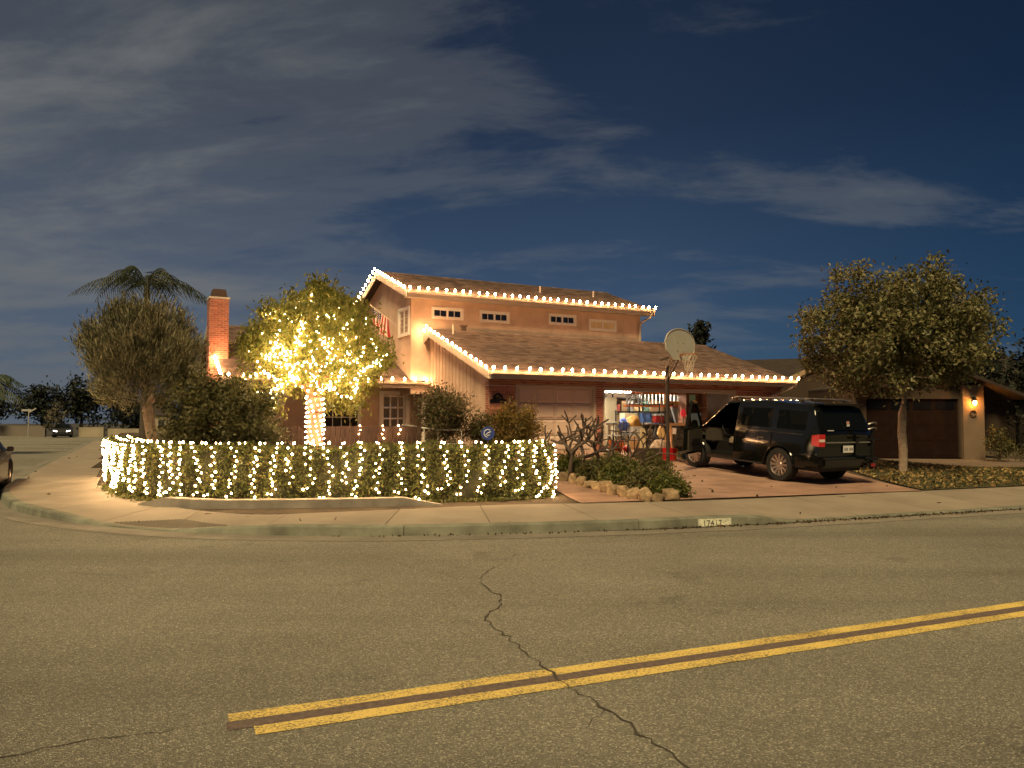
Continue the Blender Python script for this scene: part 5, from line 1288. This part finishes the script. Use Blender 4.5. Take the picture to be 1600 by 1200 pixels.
f = item('ceiling_light', 'glowing white fluorescent fitting under the garage ceiling', 'light fixture', 5.0, 1.0, 2.60)
MB().bx(-.6,.6,-.1,.1,.06,.10).build('housing', WHITE, f)
for y in (-.05,.05): MB().tube([(-.58,y,.03),(.58,y,.03)],.02,8).build('tube', emit('fluorescent', (1,.88,.68), 70), f)
f = item('ceiling_light', 'added unseen fluorescent fitting above the shelves, brightening the deeper garage', 'light fixture', 7.6, 3.2, 2.66)
MB().bx(-.6,.6,-.1,.1,.06,.10).build('housing', WHITE, f)
for y in (-.05,.05): MB().tube([(-.58,y,.03),(.58,y,.03)],.02,8).build('tube', emit('fluorescent', (1,.88,.68), 70), f)
OR = col('ladder_orange', (.55,.12,.02), .5)
f = item('ladder', 'orange fibreglass ladder hung on its side across the garage', 'ladder', 7.85, 2.6, 2.18)
for z in (0,.46): MB().bx(-1.35,1.15,-.02,.02,z,z+.07).build('rail', OR, f)
for k in range(15): MB().bx(-1.25+k*.165,-1.21+k*.165,-.025,.02,.071,.459).build('rung', col('rung_grey', (.55,.52,.48), .4, metal=.6), f)
SH = col('shelf_black', (.03,.03,.03), .5, metal=.5)
f = item('shelving', 'black metal shelving crowded with boxes', 'shelving', 7.7, 3.5, FZ)
for x in (-1.2,0,1.2):
    for y in (-.22,.22): MB().bar((x,y,0),(x,y,1.9),.04).build('post', SH, f)
for z in (.25,.75,1.25,1.75): MB().bx(-1.22,1.22,-.24,.24,z,z+.03).build('shelf', SH, f)
cols_ = [(.35,.24,.12),(.5,.46,.4),(.12,.16,.3),(.4,.08,.06),(.28,.19,.1),(.2,.2,.2),(.5,.38,.2),(.1,.2,.16),(.42,.3,.18)]
wd = ['cardboard','off-white','navy','dark red','brown','grey','tan','dark green','light brown']
shn = ['lowest','second','third','top']
k = 0
for zi, z in enumerate((.28,.78,1.28)):
    x = -1.15; n = 0
    while x < 1.0:
        ww = random.uniform(.24,.44); h = random.uniform(.22,.42); c = k % 9
        plain('storage_box', '%s storage box on the %s shelf of the black shelving, %s along' % (wd[c], shn[zi], ('first','second','third','fourth','fifth','sixth','seventh','eighth','ninth','tenth')[n]), 'box', MB().bx(0,ww-.02,-.19,.17,0,h), col('box_%d' % c, cols_[c], .8), 7.7+x, 3.5, FZ+z+.002, 0); x += ww+random.uniform(.0,.06); k += 1; n += 1
plain('plank', 'yellow-orange plank stored under the garage ceiling', 'plank', MB().bx(-.5,.5,-.02,.02,0,.13), col('plank_orange', (.5,.22,.03)), 8.7, 2.4, 2.26)
plain('paper_sheet', 'pale green sheet hanging under the garage ceiling', 'paper', MB().bx(-.13,.13,-.004,.004,0,.28), col('paper_green', (.25,.45,.33)), 8.75, 1.6, 2.33, bevel=0)
plain('board', 'upright yellow board behind the hoop pole', 'board', MB().bx(-.1,.1,-.02,.02,0,.34), col('plank_orange', (.5,.22,.03)), 8.1, 2.2, 2.30)
# work table with clutter
f = item('work_table', 'wooden work table heaped with clutter', 'table', 6.2, 1.25, FZ)
MB().bx(-1.1,1.1,-.35,.35,.78,.82).build('table_top', col('table_wood', (.22,.13,.07), .7, var=.2, vscale=5), f)
for x in (-1.05,1.05):
    for y in (-.3,.3): MB().bar((x,y,0),(x,y,.78),.06).build('leg', col('table_wood', (.22,.13,.07)), f)
def soft(name, label, cat, r, m, a, b, z, seed=0, up=.0):
    bm = bmesh.new(); bmesh.ops.create_icosphere(bm, subdivisions=3, radius=1); off = Vector((seed*3.1,seed*1.7,0))
    for v in bm.verts:
        g_ = 1+.28*mn.noise(v.co*1.4+off)+.1*mn.noise(v.co*3.7+off); v.co = Vector((v.co.x*r[0]*g_, v.co.y*r[1]*g_, max(-r[2]*.75, v.co.z*r[2]*g_)))
    me = bpy.data.meshes.new(name); bm.to_mesh(me); bm.free(); me.polygons.foreach_set('use_smooth', [True]*len(me.polygons))
    return tag(link(name, me, m, None, Hw(a,b,z+r[2]*.75), (0,0,TH)), label, cat)
soft('blue_bag', 'bright blue cloth bag at the left of the clutter', 'bag', (.17,.14,.22), col('bag_blue', (.03,.08,.36)), 5.15, .75, 1.36, 2)
plain('pale_box', 'pale box on the refrigerator side of the clutter', 'box', MB().bx(-.26,.26,-.15,.15,0,.22), col('box_cream', (.55,.46,.32)), 5.75, 1.3, 1.72)
soft('tan_backpack', 'tan backpack lying on the work table', 'bag', (.26,.17,.24), col('bag_tan', (.36,.19,.04)), 5.72, 1.0, 1.42, 5)
f = item('grey_bin', 'light grey plastic bin below the tan backpack', 'bin', 5.45, .55, FZ+.42)
bin_box(MB(), .26,.34,.24,.3,.30).build('tub', col('bin_grey', (.38,.37,.35)), f); MB().bx(-.18,.18,-.16,.16,.301,.325).build('lid_rim', col('bin_grey', (.38,.37,.35)), f)
plain('wooden_crate', 'wooden crate holding up the grey bin', 'crate', MB().bx(-.28,.28,-.2,.2,0,.418), col('crate_wood', (.26,.15,.07), .8, var=.25, vscale=6), 5.45, .55, FZ)
f = item('blue_towel', 'blue towel draped over a rail in the garage', 'towel', 6.9, 1.9, 1.62)
MB().grid([[(x,.02*sin(x*20+z*3),z) for x in np.linspace(-.24,.24,12)] for z in np.linspace(0,.33,5)]).build('cloth', col('towel_blue', (.10,.18,.42), .9), f, smooth=True); MB().tube([(-.5,0,.335),(.5,0,.335)],.012,6).build('rail', STEEL, f)
f = item('cooler', 'small red cooler with white lid on the clutter', 'cooler', 7.45, 1.9, 1.62); MB().bx(-.17,.17,-.13,.13,0,.24).build('body', col('cooler_red', (.55,.04,.03)), f, bevel=.015); MB().bx(-.18,.18,-.14,.14,.242,.31).build('lid', WHITE, f, bevel=.015)
f = item('steel_rack', 'steel stand behind the clutter under the ladder', 'rack', 7.2, 2.0, FZ)
for x in (-.9,-.3,.4,1.0): MB().bar((x,0,0),(x,0,1.55),.03).build('post', SH, f)
for z in (.9,1.5): MB().bar((-.92,0,z),(1.02,0,z),.03).build('bar', SH, f)
f = item('guitar', 'pale guitar standing among the clutter', 'guitar', 6.62, .7, 1.15)
MB().prism([(.15*cos(t)*(1 if sin(t)<0 else .78),-.04,.16+.19*sin(t)) for t in np.linspace(0,2*pi,20,endpoint=False)], (0,.08,0)).build('body', col('guitar_wood', (.5,.32,.14), .35), f); MB().bx(-.022,.022,-.05,-.02,.3,.72).build('neck', WOODD, f)
# folding chairs, boards, bins on the driveway apron
def apron(a, b): p = Hw(a,b); return zg(p.x,p.y)+.016
f = item('patio_table', 'small round glass-topped table outside the garage', 'table', 3.95, -.35, apron(3.95,-.35))
MB().lathe([(0,.50),(.32,.50),(.335,.515),(.32,.53),(0,.53)], 24).build('table_top', col('glass_white', (.5,.5,.48), .2), f)
for k in range(3): MB().tube([(.1*cos(k*2.1),.1*sin(k*2.1),.5),(.26*cos(k*2.1),.26*sin(k*2.1),0)],.014,5).build('leg', DARKM, f)
def chair(label, a, b, rz, m):
    f = item('metal_chair', label, 'chair', a, b, apron(a,b), rz, 'dark metal chairs on the driveway')
    MB().bx(-.24,.24,-.22,.22,.42,.45).build('seat', m, f)
    for x in (-.22,.22):
        MB().tube([(x,-.22,0),(x,-.2,.43)],.014,5).build('leg', DARKM, f); MB().tube([(x,.26,0),(x,.2,.43)],.014,5).build('leg', DARKM, f)
        MB().tube([(x,-.2,.43),(x,-.22,.64),(x,.22,.66)],.013,5).build('arm', DARKM, f)
    MB().tube([(-.22,.2,.43),(-.23,.28,.98),(.23,.28,.98),(.22,.2,.43)],.014,5).build('back_frame', DARKM, f)
    for k in range(5): MB().bar((-.15+k*.075,.225,.5),(-.15+k*.075,.275,.96),.012).build('back_slat', DARKM, f)
chair('dark metal chair beside the round glass-topped table', 4.35, -.75, .5, BLACK)
chair('dark metal chair half behind the bare branches', 3.75, -1.05, -.7, BLACK)
soft('red_ball', 'red ball under the metal chair', 'ball', (.11,.11,.11), col('ball_red', (.5,.03,.03), .4), 4.55, -.25, apron(4.55,-.25), 1)
plain('orange_crate', 'orange crate left of the garage opening', 'crate', bin_box(MB(),.34,.38,.28,.3,.32), col('crate_orange', (.55,.16,.03)), 4.35, .05, apron(4.35,.05), bevel=0)
f = item('longboard', 'cream longboard leaning among the clutter', 'skateboard', 4.38, -1.25, apron(4.38,-1.25), .2)
T = Matrix.Rotation(radians(18),4,'Y') @ Matrix.Rotation(radians(-12),4,'X')
MB().prism([T @ Vector((u,0,v)) for u, v in [(-.1,.08),(.1,.08),(.12,.2),(.12,.75)]+[(.12*cos(t),.78+.13*sin(t)) for t in np.linspace(.2,pi-.2,8)]+[(-.12,.75),(-.12,.2)]], (0,.018,0)).build('deck', col('deck_cream', (.55,.42,.24), .5), f)
for v in (.2,.72): MB().tube([T @ Vector((-.1,-.06,v)), T @ Vector((.1,-.06,v))],.028,8).build('truck_wheels', BLACK, f)
plain('planter_box', 'dark rectangular planter box on the apron', 'planter', bin_box(MB(),.70,.76,.34,.38,.33), col('planter_dark', (.045,.035,.025), .7), 4.22, -1.75, apron(4.22,-1.75), bevel=0)
soft('patterned_cushion', 'cream patterned cushion slumped behind the planter box', 'cushion', (.30,.13,.22), col('cushion_cream', (.62,.52,.42), .9, col2=(.22,.10,.08), vscale=16), 4.92, -1.35, apron(4.92,-1.35)+.12, 9)
plain('cushion_box', 'low cardboard box under the patterned cushion', 'box', MB().bx(-.28,.28,-.16,.16,0,.15), col('box_0', (.35,.24,.12)), 4.92, -1.35, apron(4.92,-1.35))
plain('red_tub', 'bright red tub on the driveway', 'tub', bin_box(MB(),.28,.35,.26,.32,.36), col('tub_red', (.55,.02,.025), .45), 4.75, -2.0, apron(4.75,-2.0), bevel=0)
f = item('step_stool', 'yellow step stool on the driveway', 'stool', 5.12, -1.85, apron(5.12,-1.85))
YL = col('stool_yellow', (.6,.36,.05), .5); MB().bx(-.17,.17,-.12,.12,.30,.33).build('step', YL, f)
for x in (-.14,.14): MB().bar((x,-.1,0),(x,-.06,.3),.035).build('leg', YL, f); MB().bar((x,.14,0),(x,.06,.3),.035).build('leg', YL, f)
plain('green_tote', 'dark green tote by the front wheel of the SUV', 'tote', bin_box(MB(),.40,.46,.30,.34,.30), col('tote_green', (.02,.07,.055), .5), 5.62, -1.75, apron(5.62,-1.75), bevel=0)
f = item('sawhorse', 'brown wooden sawhorse at the garage opening', 'sawhorse', 6.3, -.45, apron(6.3,-.45))
SW = col('saw_wood', (.28,.13,.06), .75, var=.2, vscale=6); MB().bx(-.36,.36,-.05,.05,.82,.9).build('beam', SW, f)
for x in (-.3,.3):
    for y in (-.22,.22): MB().bar((x,y,0),(x*.9,y*.15,.82),.07).build('leg', SW, f)
f = item('shovel', 'long-handled shovel leaning at the garage opening', 'shovel', 6.35, -.55, apron(6.35,-.55))
MB().tube([(.12,0,.25),(-.12,.25,1.42)],.018,6).build('shaft', col('shaft_blue', (.35,.4,.5), .5), f); MB().prism([(.03,0,.28),(.22,0,.28),(.20,0,.05),(.12,0,.0),(.05,0,.05)],(0,.012,0)).build('blade', STEEL, f)
f = item('paddle', 'red-bladed paddle standing at the garage opening', 'paddle', 6.62, -.5, apron(6.62,-.5))
MB().tube([(-.05,0,0),(.05,.12,1.12)],.016,6).build('shaft', WOODD, f); MB().prism([(.05+.10*cos(t),.12,1.22+.14*sin(t)) for t in np.linspace(0,2*pi,16,endpoint=False)],(0,.015,0)).build('blade', col('paddle_red', (.6,.03,.06), .4), f)
f = item('grey_tote', 'grey lidded tote beside the sawhorse', 'tote', 6.85, -.75, apron(6.85,-.75)); bin_box(MB(),.36,.42,.28,.32,.36).build('tub', col('tote_grey', (.22,.24,.28)), f); MB().bx(-.22,.22,-.17,.17,.361,.40).build('lid', col('tote_grey', (.22,.24,.28)), f)
plain('blue_board', 'pale blue board propped above the SUV bonnet', 'board', MB().bx(-.2,.2,-.012,.012,0,.48), col('board_blue', (.25,.30,.45)), 7.3, -.25, 1.45)
plain('stacked_boxes', 'tall cardboard carton carrying the pale blue board', 'box', MB().bx(-.25,.25,-.2,.2,0,.70), col('box_4', (.28,.19,.1)), 7.3, -.25, FZ-.02)
f = item('cupboard', 'open wooden cupboard at the right end of the garage', 'cupboard', 9.3, 2.2, FZ)
CB = col('cupboard_wood', (.30,.13,.07), .6)
MB().bx(-.5,.5,.2,.24,0,2.0).build('back', CB, f); MB().bx(-.5,-.46,-.2,.2,0,2.0).build('side', CB, f); MB().bx(.46,.5,-.2,.2,0,2.0).build('side', CB, f)
for z in (.05,.5,.95,1.4,1.96): MB().bx(-.459,.459,-.2,.199,z,z+.03).build('shelf', CB, f)
